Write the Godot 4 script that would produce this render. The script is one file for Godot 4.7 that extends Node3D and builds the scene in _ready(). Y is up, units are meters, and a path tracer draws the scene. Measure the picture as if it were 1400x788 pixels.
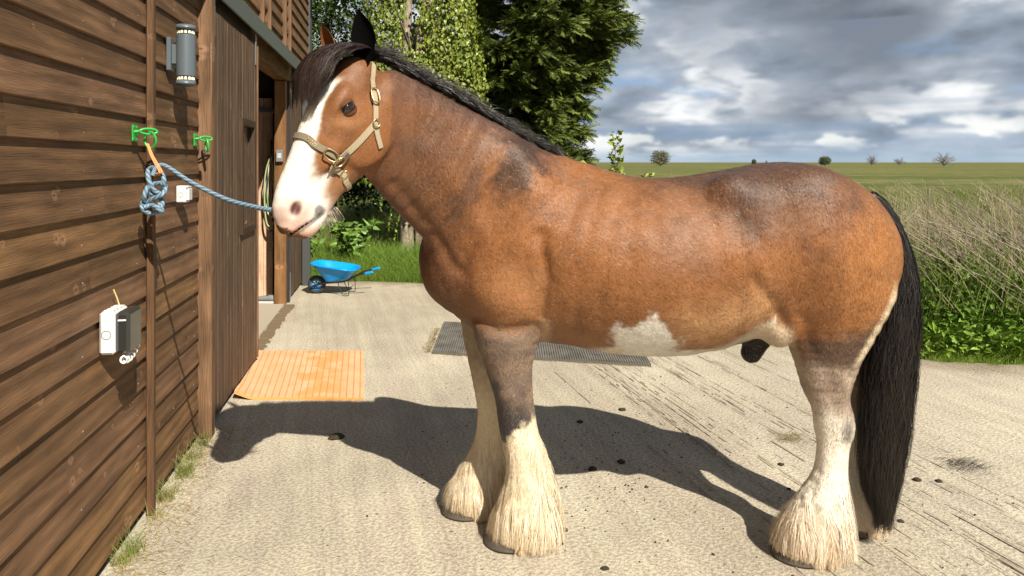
extends Node3D
# A bay heavy horse tied to a timber stable in a concrete yard, with trees and a field behind.
# World: y up, metres. The camera stands at the origin, 1.66 m above the yard, and looks along -z.

const EYE := 1.66
const LENS := 1011.0
const QUICK := false

var rng := RandomNumberGenerator.new()
var wob := FastNoiseLite.new()

# ------------------------------------------------------------------ helpers
# a point "depth" metres in front of the viewer's plane, from angles measured on the photograph
func at(px: float, py: float, depth: float) -> Vector3:
	return Vector3((px - 700.0) / LENS * depth, EYE - (py - 222.0) / LENS * depth, -depth)

func on_ground(px: float, py: float) -> Vector3:
	return at(px, py, EYE * LENS / (py - 222.0))

func lin(r: float, g: float, b: float) -> Color:      # linear reflectance -> albedo_color
	return Color(r, g, b).linear_to_srgb()

func mat(c: Color, rough := 0.7, metal := 0.0) -> StandardMaterial3D:
	var m := StandardMaterial3D.new()
	m.albedo_color = c.linear_to_srgb()
	m.roughness = rough
	m.metallic = metal
	return m

func vmat(rough := 0.7, spec := 0.5) -> StandardMaterial3D:
	var m := StandardMaterial3D.new()
	m.vertex_color_use_as_albedo = true
	m.roughness = rough
	m.metallic_specular = spec
	return m

func noise(seed_: int, freq: float, oct := 4, kind := FastNoiseLite.TYPE_SIMPLEX_SMOOTH) -> FastNoiseLite:
	var n := FastNoiseLite.new()
	n.noise_type = kind
	n.seed = seed_
	n.frequency = freq
	n.fractal_octaves = oct
	n.fractal_type = FastNoiseLite.FRACTAL_FBM if oct > 1 else FastNoiseLite.FRACTAL_NONE
	return n

func noise_tex(seed_: int, freq: float, oct: int, ramp: Array, size := 512, normal_map := false, strength := 4.0) -> NoiseTexture2D:
	var t := NoiseTexture2D.new()
	t.width = size
	t.height = size
	t.seamless = true
	t.noise = noise(seed_, freq, oct)
	t.as_normal_map = normal_map
	t.bump_strength = strength
	if ramp.size():
		var g := Gradient.new()
		g.offsets = PackedFloat32Array(ramp.map(func(r): return r[0]))
		g.colors = PackedColorArray(ramp.map(func(r): return r[1]))
		t.color_ramp = g
	return t

# a collector of faces; faces are given counter-clockwise seen from outside
class Shape:
	var v := PackedVector3Array()
	var n := PackedVector3Array()
	var uv := PackedVector2Array()
	var c := PackedColorArray()
	var ix := PackedInt32Array()
	var tint := Color.WHITE

	func vert(p: Vector3, nn: Vector3, t := Vector2.ZERO) -> int:
		v.append(p); n.append(nn); uv.append(t); c.append(tint)
		return v.size() - 1

	func tri(a: Vector3, b: Vector3, d: Vector3, ta := Vector2.ZERO, tb := Vector2.ZERO, td := Vector2.ZERO) -> void:
		var nn := (b - a).cross(d - a).normalized()
		var i := vert(a, nn, ta)
		vert(b, nn, tb); vert(d, nn, td)
		ix.append(i); ix.append(i + 2); ix.append(i + 1)

	func quad(a: Vector3, b: Vector3, d: Vector3, e: Vector3, ta := Vector2.ZERO, tb := Vector2(1, 0), td := Vector2(1, 1), te := Vector2(0, 1)) -> void:
		var nn := (d - a).cross(e - b).normalized()
		var i := vert(a, nn, ta)
		vert(b, nn, tb); vert(d, nn, td); vert(e, nn, te)
		for k in [0, 2, 1, 0, 3, 2]:
			ix.append(i + k)

	# grid of points rows x cols with smooth normals; outside is (next column) x (next row)
	func sheet(rows: Array, close := false, us := 1.0, vs := 1.0) -> void:
		var R := rows.size()
		var C: int = rows[0].size()
		var base := v.size()
		for r in R:
			for k in C:
				var kp := (k + 1) % C if close else mini(k + 1, C - 1)
				var km := (k - 1 + C) % C if close else maxi(k - 1, 0)
				var du: Vector3 = rows[r][kp] - rows[r][km]
				var dv: Vector3 = rows[mini(r + 1, R - 1)][k] - rows[maxi(r - 1, 0)][k]
				var nn := du.cross(dv)
				if nn.length_squared() < 1e-16:
					var r2 := clampi(r, 1, R - 2)
					nn = (rows[r2][kp] - rows[r2][km]).cross(dv)
				vert(rows[r][k], nn.normalized(), Vector2(us * k / maxf(C - 1, 1), vs * r / maxf(R - 1, 1)))
		for r in R - 1:
			for k in (C if close else C - 1):
				var k2 := (k + 1) % C
				var a := base + r * C + k
				var b := base + r * C + k2
				var d := base + (r + 1) * C + k2
				var e := base + (r + 1) * C + k
				for q in [a, d, b, a, e, d]:
					ix.append(q)

	# chamfered box
	func box(lo: Vector3, hi: Vector3, ch := 0.0, x := Transform3D.IDENTITY, us := 1.0, u0 := Vector2.ZERO) -> void:
		var mid := (lo + hi) / 2
		var h := (hi - lo) / 2
		var cc := minf(ch, minf(h.x, minf(h.y, h.z)) * 0.45)
		for ax in 3:
			for s in [-1.0, 1.0]:
				var nn := Vector3.ZERO
				nn[ax] = s
				var a1 := (ax + 1) % 3
				var a2 := (ax + 2) % 3
				var pts: Array[Vector3] = []
				var ts: Array[Vector2] = []
				for q in [[-1, -1], [1, -1], [1, 1], [-1, 1]]:
					var p := Vector3.ZERO
					p[ax] = s * h[ax]
					p[a1] = q[0] * (h[a1] - cc)
					p[a2] = q[1] * (h[a2] - cc)
					pts.append(x * (mid + p))
					ts.append(u0 + us * (Vector2(p[a1], p[a2]) if h[a1] > h[a2] else Vector2(p[a2], p[a1])))
				if s > 0:
					quad(pts[0], pts[1], pts[2], pts[3], ts[0], ts[1], ts[2], ts[3])
				else:
					quad(pts[3], pts[2], pts[1], pts[0], ts[3], ts[2], ts[1], ts[0])
		if cc <= 0:
			return
		for ax in 3:                               # edges parallel to ax
			var a1 := (ax + 1) % 3
			var a2 := (ax + 2) % 3
			for s1 in [-1.0, 1.0]:
				for s2 in [-1.0, 1.0]:
					var p1 := Vector3.ZERO
					p1[a1] = s1 * h[a1]; p1[a2] = s2 * (h[a2] - cc)
					var p2 := Vector3.ZERO
					p2[a1] = s1 * (h[a1] - cc); p2[a2] = s2 * h[a2]
					var along := Vector3.ZERO
					along[ax] = h[ax] - cc
					var q: Array = [p1 - along, p2 - along, p2 + along, p1 + along]
					if s1 * s2 < 0:
						q.reverse()
					quad(x * (mid + q[0]), x * (mid + q[1]), x * (mid + q[2]), x * (mid + q[3]), u0, u0 + Vector2(0, .01), u0 + Vector2(us * h[ax] * 2, .01), u0 + Vector2(us * h[ax] * 2, 0))
		for s0 in [-1.0, 1.0]:
			for s1 in [-1.0, 1.0]:
				for s2 in [-1.0, 1.0]:
					var sg := Vector3(s0, s1, s2)
					var q: Array = []
					for ax in 3:
						var p := (h - Vector3.ONE * cc) * sg
						p[ax] = h[ax] * sg[ax]
						q.append(x * (mid + p))
					if s0 * s1 * s2 < 0:
						q.reverse()
					tri(q[0], q[1], q[2], u0, u0, u0)

	func tube(path: Array, radii: Variant, sides := 8, caps := true, vscale := 1.0, flat := 1.0) -> void:
		var rows := []
		var prev := Vector3.ZERO
		var run := 0.0
		var P := path.size()
		for i in P:
			var t: Vector3 = (path[mini(i + 1, P - 1)] - path[maxi(i - 1, 0)]).normalized()
			if prev == Vector3.ZERO:
				prev = t.cross(Vector3.UP if absf(t.y) < 0.9 else Vector3.RIGHT).normalized()
			var s := (prev - t * prev.dot(t)).normalized()
			prev = s
			var b := t.cross(s)
			var r: float = radii[i] if radii is Array or radii is PackedFloat32Array else radii
			var ring := []
			for k in sides + 1:
				var ang := TAU * k / sides
				ring.append(path[i] + (s * cos(ang) + b * sin(ang) * flat) * r)
			rows.append(ring)
		for i in P - 1:
			run += (path[i + 1] - path[i]).length()
		sheet(rows, false, 1.0, run * vscale)
		if caps:
			for e in [0, P - 1]:
				for k in sides:
					var a: Vector3 = rows[e][k]
					var b: Vector3 = rows[e][k + 1]
					if e == 0:
						tri(path[e], b, a)
					else:
						tri(path[e], a, b)

	func lathe(profile: Array, sides := 24, x := Transform3D.IDENTITY) -> void:   # profile of (radius, y) from bottom to top
		var rows := []
		for p in profile:
			var ring := []
			for k in sides + 1:
				var a := -TAU * k / sides
				ring.append(x * Vector3(cos(a) * p.x, p.y, sin(a) * p.x))
			rows.append(ring)
		sheet(rows)

	func mesh() -> ArrayMesh:
		var m := ArrayMesh.new()
		var arr := []
		arr.resize(Mesh.ARRAY_MAX)
		arr[Mesh.ARRAY_VERTEX] = v
		arr[Mesh.ARRAY_NORMAL] = n
		arr[Mesh.ARRAY_TEX_UV] = uv
		arr[Mesh.ARRAY_COLOR] = c
		arr[Mesh.ARRAY_INDEX] = ix
		m.add_surface_from_arrays(Mesh.PRIMITIVE_TRIANGLES, arr)
		return m

func put(called: String, s: Variant, m: Material, parent: Node = self) -> MeshInstance3D:
	var o := MeshInstance3D.new()
	o.name = called
	o.mesh = s if s is Mesh else s.mesh()
	o.material_override = m
	parent.add_child(o, true)
	if parent == self:
		o.name = numbered(called, o)
	return o

func numbered(called: String, o: Node) -> String:
	var k := 0
	var nm := called
	while has_node(nm) and get_node(nm) != o:
		k += 1
		nm = "%s_%03d" % [called, k]
	return nm

func tag(o: Node, label: String, category: String, group := "", kind := "") -> Node:
	if label: o.set_meta("label", label)
	if category: o.set_meta("category", category)
	if group: o.set_meta("group", group)
	if kind: o.set_meta("kind", kind)
	return o

func thing(called: String, label: String, category: String, where := Transform3D.IDENTITY, group := "") -> Node3D:
	var o := Node3D.new()
	o.name = numbered(called, o)
	add_child(o, true)
	o.transform = where
	tag(o, label, category, group)
	return o

func scatter(called: String, m: Mesh, material: Material, xs: Array, cols: Variant, parent: Node = self) -> MultiMeshInstance3D:
	var mm := MultiMesh.new()
	mm.transform_format = MultiMesh.TRANSFORM_3D
	mm.use_colors = cols != null
	mm.mesh = m
	mm.instance_count = xs.size()
	var buf := PackedFloat32Array()
	var st := 16 if cols != null else 12
	buf.resize(xs.size() * st)
	for i in xs.size():
		var t: Transform3D = xs[i]
		var o := i * st
		buf[o] = t.basis.x.x; buf[o + 1] = t.basis.y.x; buf[o + 2] = t.basis.z.x; buf[o + 3] = t.origin.x
		buf[o + 4] = t.basis.x.y; buf[o + 5] = t.basis.y.y; buf[o + 6] = t.basis.z.y; buf[o + 7] = t.origin.y
		buf[o + 8] = t.basis.x.z; buf[o + 9] = t.basis.y.z; buf[o + 10] = t.basis.z.z; buf[o + 11] = t.origin.z
		if cols != null:
			var q: Color = cols[i]
			buf[o + 12] = q.r; buf[o + 13] = q.g; buf[o + 14] = q.b; buf[o + 15] = 1.0
	mm.buffer = buf
	var o := MultiMeshInstance3D.new()
	o.name = called
	o.multimesh = mm
	o.material_override = material
	parent.add_child(o, true)
	o.set_meta("kind", "stuff")
	return o

func rnd(a: float, b: float) -> float:
	return rng.randf_range(a, b)

func sm(a: float, b: float, x: float) -> float:
	return smoothstep(a, b, x)

func table(xs: Array, x: float) -> float:               # xs: [[x, y], ...] smooth lookup
	if x <= xs[0][0]: return xs[0][1]
	for i in range(1, xs.size()):
		if x <= xs[i][0]:
			var x0: float = xs[i - 1][0]
			var x1: float = xs[i][0]
			var y0: float = xs[i - 1][1]
			var y1: float = xs[i][1]
			var ym: float = xs[maxi(i - 2, 0)][1]
			var xm: float = xs[maxi(i - 2, 0)][0]
			var yp: float = xs[mini(i + 1, xs.size() - 1)][1]
			var xp: float = xs[mini(i + 1, xs.size() - 1)][0]
			var m0: float = (y1 - ym) / maxf(x1 - xm, 1e-6) * (x1 - x0)
			var m1: float = (yp - y0) / maxf(xp - x0, 1e-6) * (x1 - x0)
			var t := (x - x0) / (x1 - x0)
			var t2 := t * t
			var t3 := t2 * t
			return (2 * t3 - 3 * t2 + 1) * y0 + (t3 - 2 * t2 + t) * m0 + (-2 * t3 + 3 * t2) * y1 + (t3 - t2) * m1
	return xs[-1][1]

func spline(pts: Array, n: int) -> Array:                # Catmull-Rom through the points
	var out := []
	for i in pts.size() - 1:
		var a: Vector3 = pts[maxi(i - 1, 0)]
		var b: Vector3 = pts[i]
		var c: Vector3 = pts[i + 1]
		var d: Vector3 = pts[mini(i + 2, pts.size() - 1)]
		for k in n:
			out.append(b.cubic_interpolate(c, a, d, float(k) / n))
	out.append(pts[-1])
	return out

# runs fn(0) ... fn(n - 1), shared among a few threads
func parallel(fn: Callable, n: int) -> void:
	var crew: Array[Thread] = []
	for k in 4:
		var th := Thread.new()
		th.start(some_of.bind(fn, n, k, 4))
		crew.append(th)
	for th in crew:
		th.wait_to_finish()

func some_of(fn: Callable, n: int, first: int, step: int) -> void:
	for i in range(first, n, step):
		fn.call(i)

# ------------------------------------------------------------------ scene
func _ready() -> void:
	rng.seed = 20240
	wob = noise(5, 1.0, 3)
	light_and_camera()
	var t0 := Time.get_ticks_msec()
	if MODE == 3: return
	if MODE != 1:
		build_ground()
		build_barn()
		print("ground, barn ", Time.get_ticks_msec() - t0)
		build_trees()
		build_bank()
		print("plants ", Time.get_ticks_msec() - t0)
		build_yard_things()
	else:
		tag(put("yard", yard_plane(), mat(Color(.4, .36, .3))), "", "", "", "structure")
	if MODE != 2:
		build_horse()
		print("horse ", Time.get_ticks_msec() - t0)
		build_halter()
		build_rope()
	print("all ", Time.get_ticks_msec() - t0)

func yard_plane() -> Shape:
	var s := Shape.new()
	s.quad(Vector3(-30, 0, 30), Vector3(30, 0, 30), Vector3(30, 0, -30), Vector3(-30, 0, -30))
	return s

func light_and_camera() -> void:
	var cam := Camera3D.new()
	cam.name = "camera"
	cam.position = Vector3(0, EYE, 0)
	var near := 0.05
	cam.set_frustum(near * 788.0 / LENS, Vector2(0, -near * 172.0 / LENS), near, 6000.0)
	add_child(cam)
	var env := Environment.new()
	env.background_mode = Environment.BG_SKY
	env.sky = Sky.new()
	env.sky.sky_material = make_sky()
	env.background_energy_multiplier = 0.84
	env.tonemap_mode = Environment.TONE_MAPPER_LINEAR
	env.tonemap_exposure = 1.62
	env.ambient_light_source = Environment.AMBIENT_SOURCE_SKY
	env.sdfgi_enabled = true
	env.ssao_enabled = true
	env.ssil_enabled = true
	var we := WorldEnvironment.new()
	we.name = "world_environment"
	we.environment = env
	add_child(we)
	var sun := DirectionalLight3D.new()
	sun.name = "sun"
	sun.light_energy = 1.6
	sun.light_color = Color(1.0, 0.965, 0.9)
	sun.light_angular_distance = 0.55
	sun.shadow_enabled = true
	add_child(sun)
	sun.look_at_from_position(Vector3.ZERO, Vector3(-0.55, -1.0, -0.97), Vector3.UP)
const MODE := 0

# ------------------------------------------------------------------ sky: air and clouds as a function of direction
var sky_rows := []
var sky_w := 3072
var sky_h := 1536
var sky_n: Array = []

func sky_is_fine(r: int) -> bool:
	return (0.5 - (r + 0.5) / sky_h) * PI < 0.31

func sky_row(r: int) -> void:
	var fine := sky_is_fine(r)
	if not fine and r % 4 != 0:
		return
	var step := 1 if fine else 4
	var el := (0.5 - (r + 0.5 * step) / sky_h) * PI
	var bytes := PackedByteArray()
	bytes.resize(sky_w / step * 3)
	for i in sky_w / step:
		var az := ((i + 0.5) * step / sky_w) * TAU
		var col := sky_color(Vector3(sin(az) * cos(el), sin(el), -cos(az) * cos(el)))   # the first column looks along -z
		bytes[i * 3] = int(clampf(col.r, 0, 1) * 255.0 + 0.5)
		bytes[i * 3 + 1] = int(clampf(col.g, 0, 1) * 255.0 + 0.5)
		bytes[i * 3 + 2] = int(clampf(col.b, 0, 1) * 255.0 + 0.5)
	sky_rows[r] = bytes

func sky_color(d: Vector3) -> Color:                # sRGB
	var h := maxf(d.y, 0.0)
	var air := Color(0.55, 0.645, 0.745).lerp(Color(0.40, 0.58, 0.84), sm(0.0, 0.35, h))
	if d.y < 0.0:
		return Color(0.60, 0.66, 0.72)
	var k := 1.0 / (h + 0.06)
	var q := Vector3(d.x * k, 0, d.z * k)                   # the cloud deck seen in perspective
	var warp: float = sky_n[2].get_noise_3d(q.x * 0.9, 3.0, q.z * 0.9)
	var big: float = sky_n[0].get_noise_3d(q.x + warp * 0.5, 0.0, q.z + warp * 0.5)
	var mid: float = sky_n[1].get_noise_3d(d.x * 3.2, h * 8.0, d.z * 3.2)
	var fine: float = sky_n[3].get_noise_3d(d.x * 3.0 + mid * 0.15, h * 7.0, d.z * 3.0)
	var roll: float = sky_n[4].get_noise_3d(d.x * 3.0, h * 9.0, d.z * 3.0)
	# a grey deck with brighter, crisp-edged heaps in front of it
	var cover := sm(-0.62, -0.10, mid * 0.7 + big * 0.55 + roll * 0.35)
	var puffy: float = -sky_n[5].get_noise_3d(d.x * 3.0 + warp * .15, h * 9.0, d.z * 3.0)
	var lum := clampf(0.665 + fine * 0.22 + roll * 0.08 + puffy * 0.10, 0.44, .95)
	var body := mid * 0.55 + roll * 0.45 + puffy * 0.34 + fine * .22
	var lit := sm(-.10, .16, body) * sm(.75, .05, body) + .35 * sm(.10, .24, body + puffy * .3)
	lum = lerpf(lum, clampf(.90 + fine * .16 + puffy * .10, .6, 1.0), clampf(lit, 0, 1) * .72)
	var tone := sm(.50, .85, lum)
	var cloud := Color(lum * lerpf(.90, .99, tone), lum * lerpf(.97, .998, tone), minf(lum * lerpf(1.06, 1.005, tone), 1.0))
	var c := air.lerp(cloud, 0.25 + cover * 0.73)
	# the dark rain cloud
	var az := atan2(d.x, -d.z)
	var rim := table([[-.2, .42], [.12, .27], [.2, .185], [.3, .145], [.40, .10], [.47, .085], [.53, .15], [.60, .30], [1.2, .42]], az)
	var ragged := fine * 0.055 + roll * 0.045 + puffy * .04
	var heavy := sm(-.05, .06, h - rim + ragged * 1.25)
	if absf(az) > .8: heavy = maxf(heavy, sm(-.1, .4, big + mid * .4) * sm(.8, 1.4, absf(az)))
	var under := sm(.30, .36, az + ragged * 2.0) * sm(.50, .44, az + ragged) * sm(.035, .06, h) * sm(.15, .08, h) * .55
	var dl := 0.49 + fine * 0.16 + mid * 0.10 + roll * 0.07 + puffy * .06
	c = c.lerp(Color(dl * 0.93, dl * 0.99, dl * 1.08), maxf(heavy, under) * 0.90)
	# low bank of small bright heaps above the haze
	var heap := sm(0.10, 0.32, sky_n[1].get_noise_3d(d.x * 9.0, h * 22.0, d.z * 9.0) + fine * 0.30) * sm(0.012, 0.028, h) * sm(0.075, 0.045, h)
	c = c.lerp(Color(0.90, 0.905, 0.885), heap * 0.65)
	var band := sm(0.1, 0.4, sky_n[0].get_noise_3d(d.x * 1.6, h * 60.0, d.z * 1.6) + 0.2) * sm(0.11, 0.03, h) * (1.0 - heap)
	c = c.lerp(Color(0.48, 0.555, 0.645), band * 0.6)
	return c.lerp(Color(0.62, 0.695, 0.755), sm(0.022, 0.0, h) * 0.75)

func make_sky() -> PanoramaSkyMaterial:
	sky_n = [noise(11, 0.55, 5), noise(12, 0.9, 6), noise(13, 0.8, 3), noise(14, 2.6, 7), noise(15, 1.6, 4), noise(16, 1.3, 6)]
	sky_n[5].fractal_type = FastNoiseLite.FRACTAL_RIDGED
	sky_rows.resize(sky_h)
	var low := sky_h / 2
	parallel(sky_row, low)
	var under := PackedByteArray()
	under.resize(sky_w * 3)
	under.fill(148)
	var coarse := PackedByteArray()
	var rows := 0
	for r in range(0, low, 4):
		if not sky_is_fine(r):
			coarse.append_array(sky_rows[r])
			rows += 1
	var high := Image.create_from_data(sky_w / 4, rows, false, Image.FORMAT_RGB8, coarse)
	high.resize(sky_w, rows * 4, Image.INTERPOLATE_CUBIC)
	var smooth := high.get_data()
	var sky_bytes := PackedByteArray()
	for r in sky_h:
		sky_bytes.append_array(under if r >= low else sky_rows[r] if sky_is_fine(r) else smooth.slice(r * sky_w * 3, (r + 1) * sky_w * 3))
	sky_rows.clear()
	var im := Image.create_from_data(sky_w, sky_h, false, Image.FORMAT_RGB8, sky_bytes)
	var m := PanoramaSkyMaterial.new()
	m.panorama = ImageTexture.create_from_image(im)
	m.energy_multiplier = 1.0
	return m

# ------------------------------------------------------------------ the yard, the verge and the field
# the far edge of the concrete, left to right
var EDGE := [[-9.0, 10.6], [-2.6, 10.35], [-1.1, 10.1], [0.6, 8.9], [2.2, 7.1], [3.4, 6.25], [4.3, 6.05], [7.0, 5.9], [16.0, 6.2]]

func edge_z(x: float) -> float:
	return table(EDGE, x)

func build_ground() -> void:
	# the field, out to the horizon
	var fs := Shape.new()
	var rr := [0.0, 4.0, 8.0, 12.0, 18.0, 26.0, 40.0, 60.0, 90.0, 140.0, 220.0, 400.0, 800.0, 1600.0, 3200.0, 5200.0]
	for i in rr.size() - 1:
		for k in 48:
			var a := TAU * k / 48.0
			var b := TAU * (k + 1) / 48.0
			var P := func(r: float, t: float) -> Vector3: return Vector3(sin(t) * r, -.03, -cos(t) * r)
			var q := [P.call(rr[i], a), P.call(rr[i], b), P.call(rr[i + 1], b), P.call(rr[i + 1], a)]
			if i == 0:
				fs.tri(q[1], q[2], q[3])
			else:
				fs.quad(q[0], q[1], q[2], q[3])
	for i in fs.n.size():
		fs.n[i] = Vector3.UP
	var fm := mat(Color(1, 1, 1), .95)
	fm.metallic_specular = 0.15
	fm.uv1_triplanar = true
	fm.uv1_world_triplanar = true
	fm.uv1_scale = Vector3.ONE * .045
	fm.albedo_texture = noise_tex(71, .006, 6, [[0, lin(.080, .100, .034)], [.35, lin(.125, .138, .052)], [.55, lin(.165, .162, .070)], [.75, lin(.205, .178, .095)], [1, lin(.23, .185, .11)]], 1024)
	fm.detail_enabled = true
	fm.detail_blend_mode = BaseMaterial3D.BLEND_MODE_MUL
	fm.detail_uv_layer = BaseMaterial3D.DETAIL_UV_2
	fm.uv2_triplanar = true
	fm.uv2_world_triplanar = true
	fm.uv2_scale = Vector3(.0035, .0035, .011)
	fm.detail_albedo = noise_tex(72, .008, 5, [[0, Color(.72, .80, .66)], [.5, Color(.95, .97, .9)], [1, Color(1, .93, .80)]], 512)
	tag(put("field", fs, fm), "", "", "", "structure")

	# concrete: a fine sheet whose stains are in its vertices and whose brushed grain is relief
	var s := Shape.new()
	var st := noise(81, .55, 5)
	var st2 := noise(82, 2.6, 4)
	var st3 := noise(83, 9.0, 3)
	var tr := Vector2(.26, .966).normalized()              # direction the vehicles come in
	var trn := Vector2(tr.y, -tr.x)
	var lines := []
	for k in 22:
		lines.append([rnd(.2, 3.4), rnd(.006, .02), rnd(.25, .8), rnd(0, 9)])
	var nx := 150
	var nz := 120
	var x0 := -4.2
	var x1 := 6.2
	var rows := []
	for j in nz + 1:
		var row := []
		for i in nx + 1:
			var x := lerpf(x0, x1, i / float(nx))
			var ez := edge_z(x)
			var t := j / float(nz)
			var z := lerpf(-4.0, ez + .05 * st2.get_noise_2d(x * 2.0, 3.0), pow(t, .8))
			row.append(Vector3(x, .004 * st2.get_noise_2d(x * .5, z * .5), -z))
		rows.append(row)
	for j in nz + 1:
		for i in nx + 1:
			var p: Vector3 = rows[j][i]
			var c := Color(.53, .475, .38)
			var a := st.get_noise_2d(p.x, p.z)
			var b := st2.get_noise_2d(p.x, p.z)
			c = c * (1.0 + a * .22 + b * .12)
			var far := sm(6.0, 9.5, -p.z)
			c = c.lerp(Color(.44, .375, .275), far * .3)
			# the path horses take, darker and browner
			var q := Vector2(p.x, p.z)
			var across := q.dot(trn)
			var worn := sm(.7, .2, absf(across - 2.0 + a * .4)) * sm(1.5, 2.5, across + 1.2)
			c = c.lerp(Color(.40, .35, .27), .45 * worn)
			var near_edge := sm(.5, .0, edge_z(p.x) + p.z + b * .2)
			c = c.lerp(Color(.19, .15, .09), near_edge * .55)
			s.tint = Color(c.r, c.g, c.b)
			s.vert(p, Vector3.UP, Vector2(p.x, p.z))
	for j in nz:
		for i in nx:
			var a := j * (nx + 1) + i
			for q in [a, a + nx + 1, a + nx + 2, a, a + nx + 2, a + 1]:
				s.ix.append(q)
	# turned UVs so that one axis follows the wheel tracks
	for i in s.uv.size():
		var p := s.v[i]
		var q := Vector2(p.x, p.z)
		s.uv[i] = Vector2(q.dot(trn), q.dot(tr))
	var cm := vmat(.92, .25)
	cm.albedo_texture = concrete_texture()
	cm.uv1_scale = Vector3(.25, .25, 1)
	cm.uv1_offset = Vector3(.02, .0, 0)
	cm.normal_enabled = true
	cm.normal_texture = concrete_normal
	cm.normal_scale = .8
	tag(put("concrete_yard", s, cm), "", "", "", "structure")
	# thin grooves that wheels have dragged along the concrete, right of the middle
	var gr := Shape.new()
	for k in 170:
		var lane := rnd(1.7, 3.9)
		if k % 3: lane = [2.2, 2.36, 2.74, 2.86, 3.2][k % 5] + rng.randfn(0, .05)
		var run := rnd(-6.4, -2.2)
		var L := rnd(.15, 1.5)
		var w := rnd(.0015, .0048)
		var dark := rnd(.72, 1.05)
		gr.tint = Color(.36 * dark, .31 * dark, .235 * dark)
		var n := int(L / .08) + 1
		var drift := rnd(-.02, .02)
		for i in n:
			if rng.randf() < .4: continue
			var a0 := run + L * i / n
			var a1 := run + L * (i + 1) / n
			var o0 := lane + drift * i / n
			var o1 := lane + drift * (i + 1) / n
			var p0 := trn * o0 + tr * a0
			var p1 := trn * o1 + tr * a1
			if -p0.y > edge_z(p0.x) - .4: continue
			var e := trn * w * rnd(.4, 1.0)
			gr.quad(Vector3(p0.x - e.x, .0065, p0.y - e.y), Vector3(p1.x - e.x, .0065, p1.y - e.y), Vector3(p1.x + e.x, .0065, p1.y + e.y), Vector3(p0.x + e.x, .0065, p0.y + e.y))
	for i in gr.n.size():
		gr.n[i] = Vector3.UP
	tag(put("wheel_grooves", gr, vmat(.95, .15)), "thin dark wheel grooves running diagonally across the concrete", "grooves", "", "stuff")

var concrete_normal: ImageTexture
var conc_rows := []
var conc_n: Array

func conc_row(j: int) -> void:
	var N := 1024
	var out := PackedByteArray()
	out.resize(N * 3)
	for i in N:
		var u := i / 256.0           # metres
		var v := j / 256.0
		# periodic lookups on a torus keep the sheet seamless
		var cu := cos(u * TAU / 4.0) * .64
		var su := sin(u * TAU / 4.0) * .64
		var cv := cos(v * TAU / 4.0) * .64
		var sv := sin(v * TAU / 4.0) * .64
		var grit: float = conc_n[0].get_noise_2d(i * 1.0, j * 1.0)
		var fine: float = conc_n[1].get_noise_2d(i * 1.0, j * 1.0)
		var str1: float = conc_n[2].get_noise_3d(cu * 34.0, su * 34.0, v * .35 + cv)
		var str2: float = conc_n[3].get_noise_3d(cu * 9.0, su * 9.0, sv * .8)
		var mask := smoothstep(-.15, .45, conc_n[4].get_noise_3d(cu * 2.2, su * 2.2, cv * .6 + 5.0 + sv * .5))
		var l := .89 + grit * .17 + fine * .13
		var groove := smoothstep(.28, .62, str1) * mask
		l -= groove * .05
		l += str2 * .05
		var spot: float = conc_n[5].get_noise_2d(i * 1.0, j * 1.0)
		l -= smoothstep(.62, .80, spot) * .18
		l = clampf(l, .25, 1.0)
		out[i * 3] = int(l * 255.0)
		out[i * 3 + 1] = int(clampf(l * (.995 + str2 * .02), 0, 1) * 255.0)
		out[i * 3 + 2] = int(clampf(l * (.985 + grit * .04), 0, 1) * 255.0)
	conc_rows[j] = out

func concrete_texture() -> ImageTexture:
	conc_n = [noise(91, .16, 3), noise(92, .42, 2), noise(93, 1.0, 2), noise(94, 1.0, 3), noise(95, 1.0, 2), noise(96, .06, 2)]
	conc_rows.resize(1024)
	parallel(conc_row, 1024)
	var b := PackedByteArray()
	for r in conc_rows:
		b.append_array(r)
	var im := Image.create_from_data(1024, 1024, false, Image.FORMAT_RGB8, b)
	var h: Image = im.duplicate()
	h.convert(Image.FORMAT_RGBA8)
	h.bump_map_to_normal_map(3.0)
	concrete_normal = ImageTexture.create_from_image(h)
	return ImageTexture.create_from_image(im)

# ------------------------------------------------------------------ timber
var wood_rows := []
var wood_n: Array
var wood_knots := []
const WOOD_W := 1024
const WOOD_H := 1024
const STRIPS := 8

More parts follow.
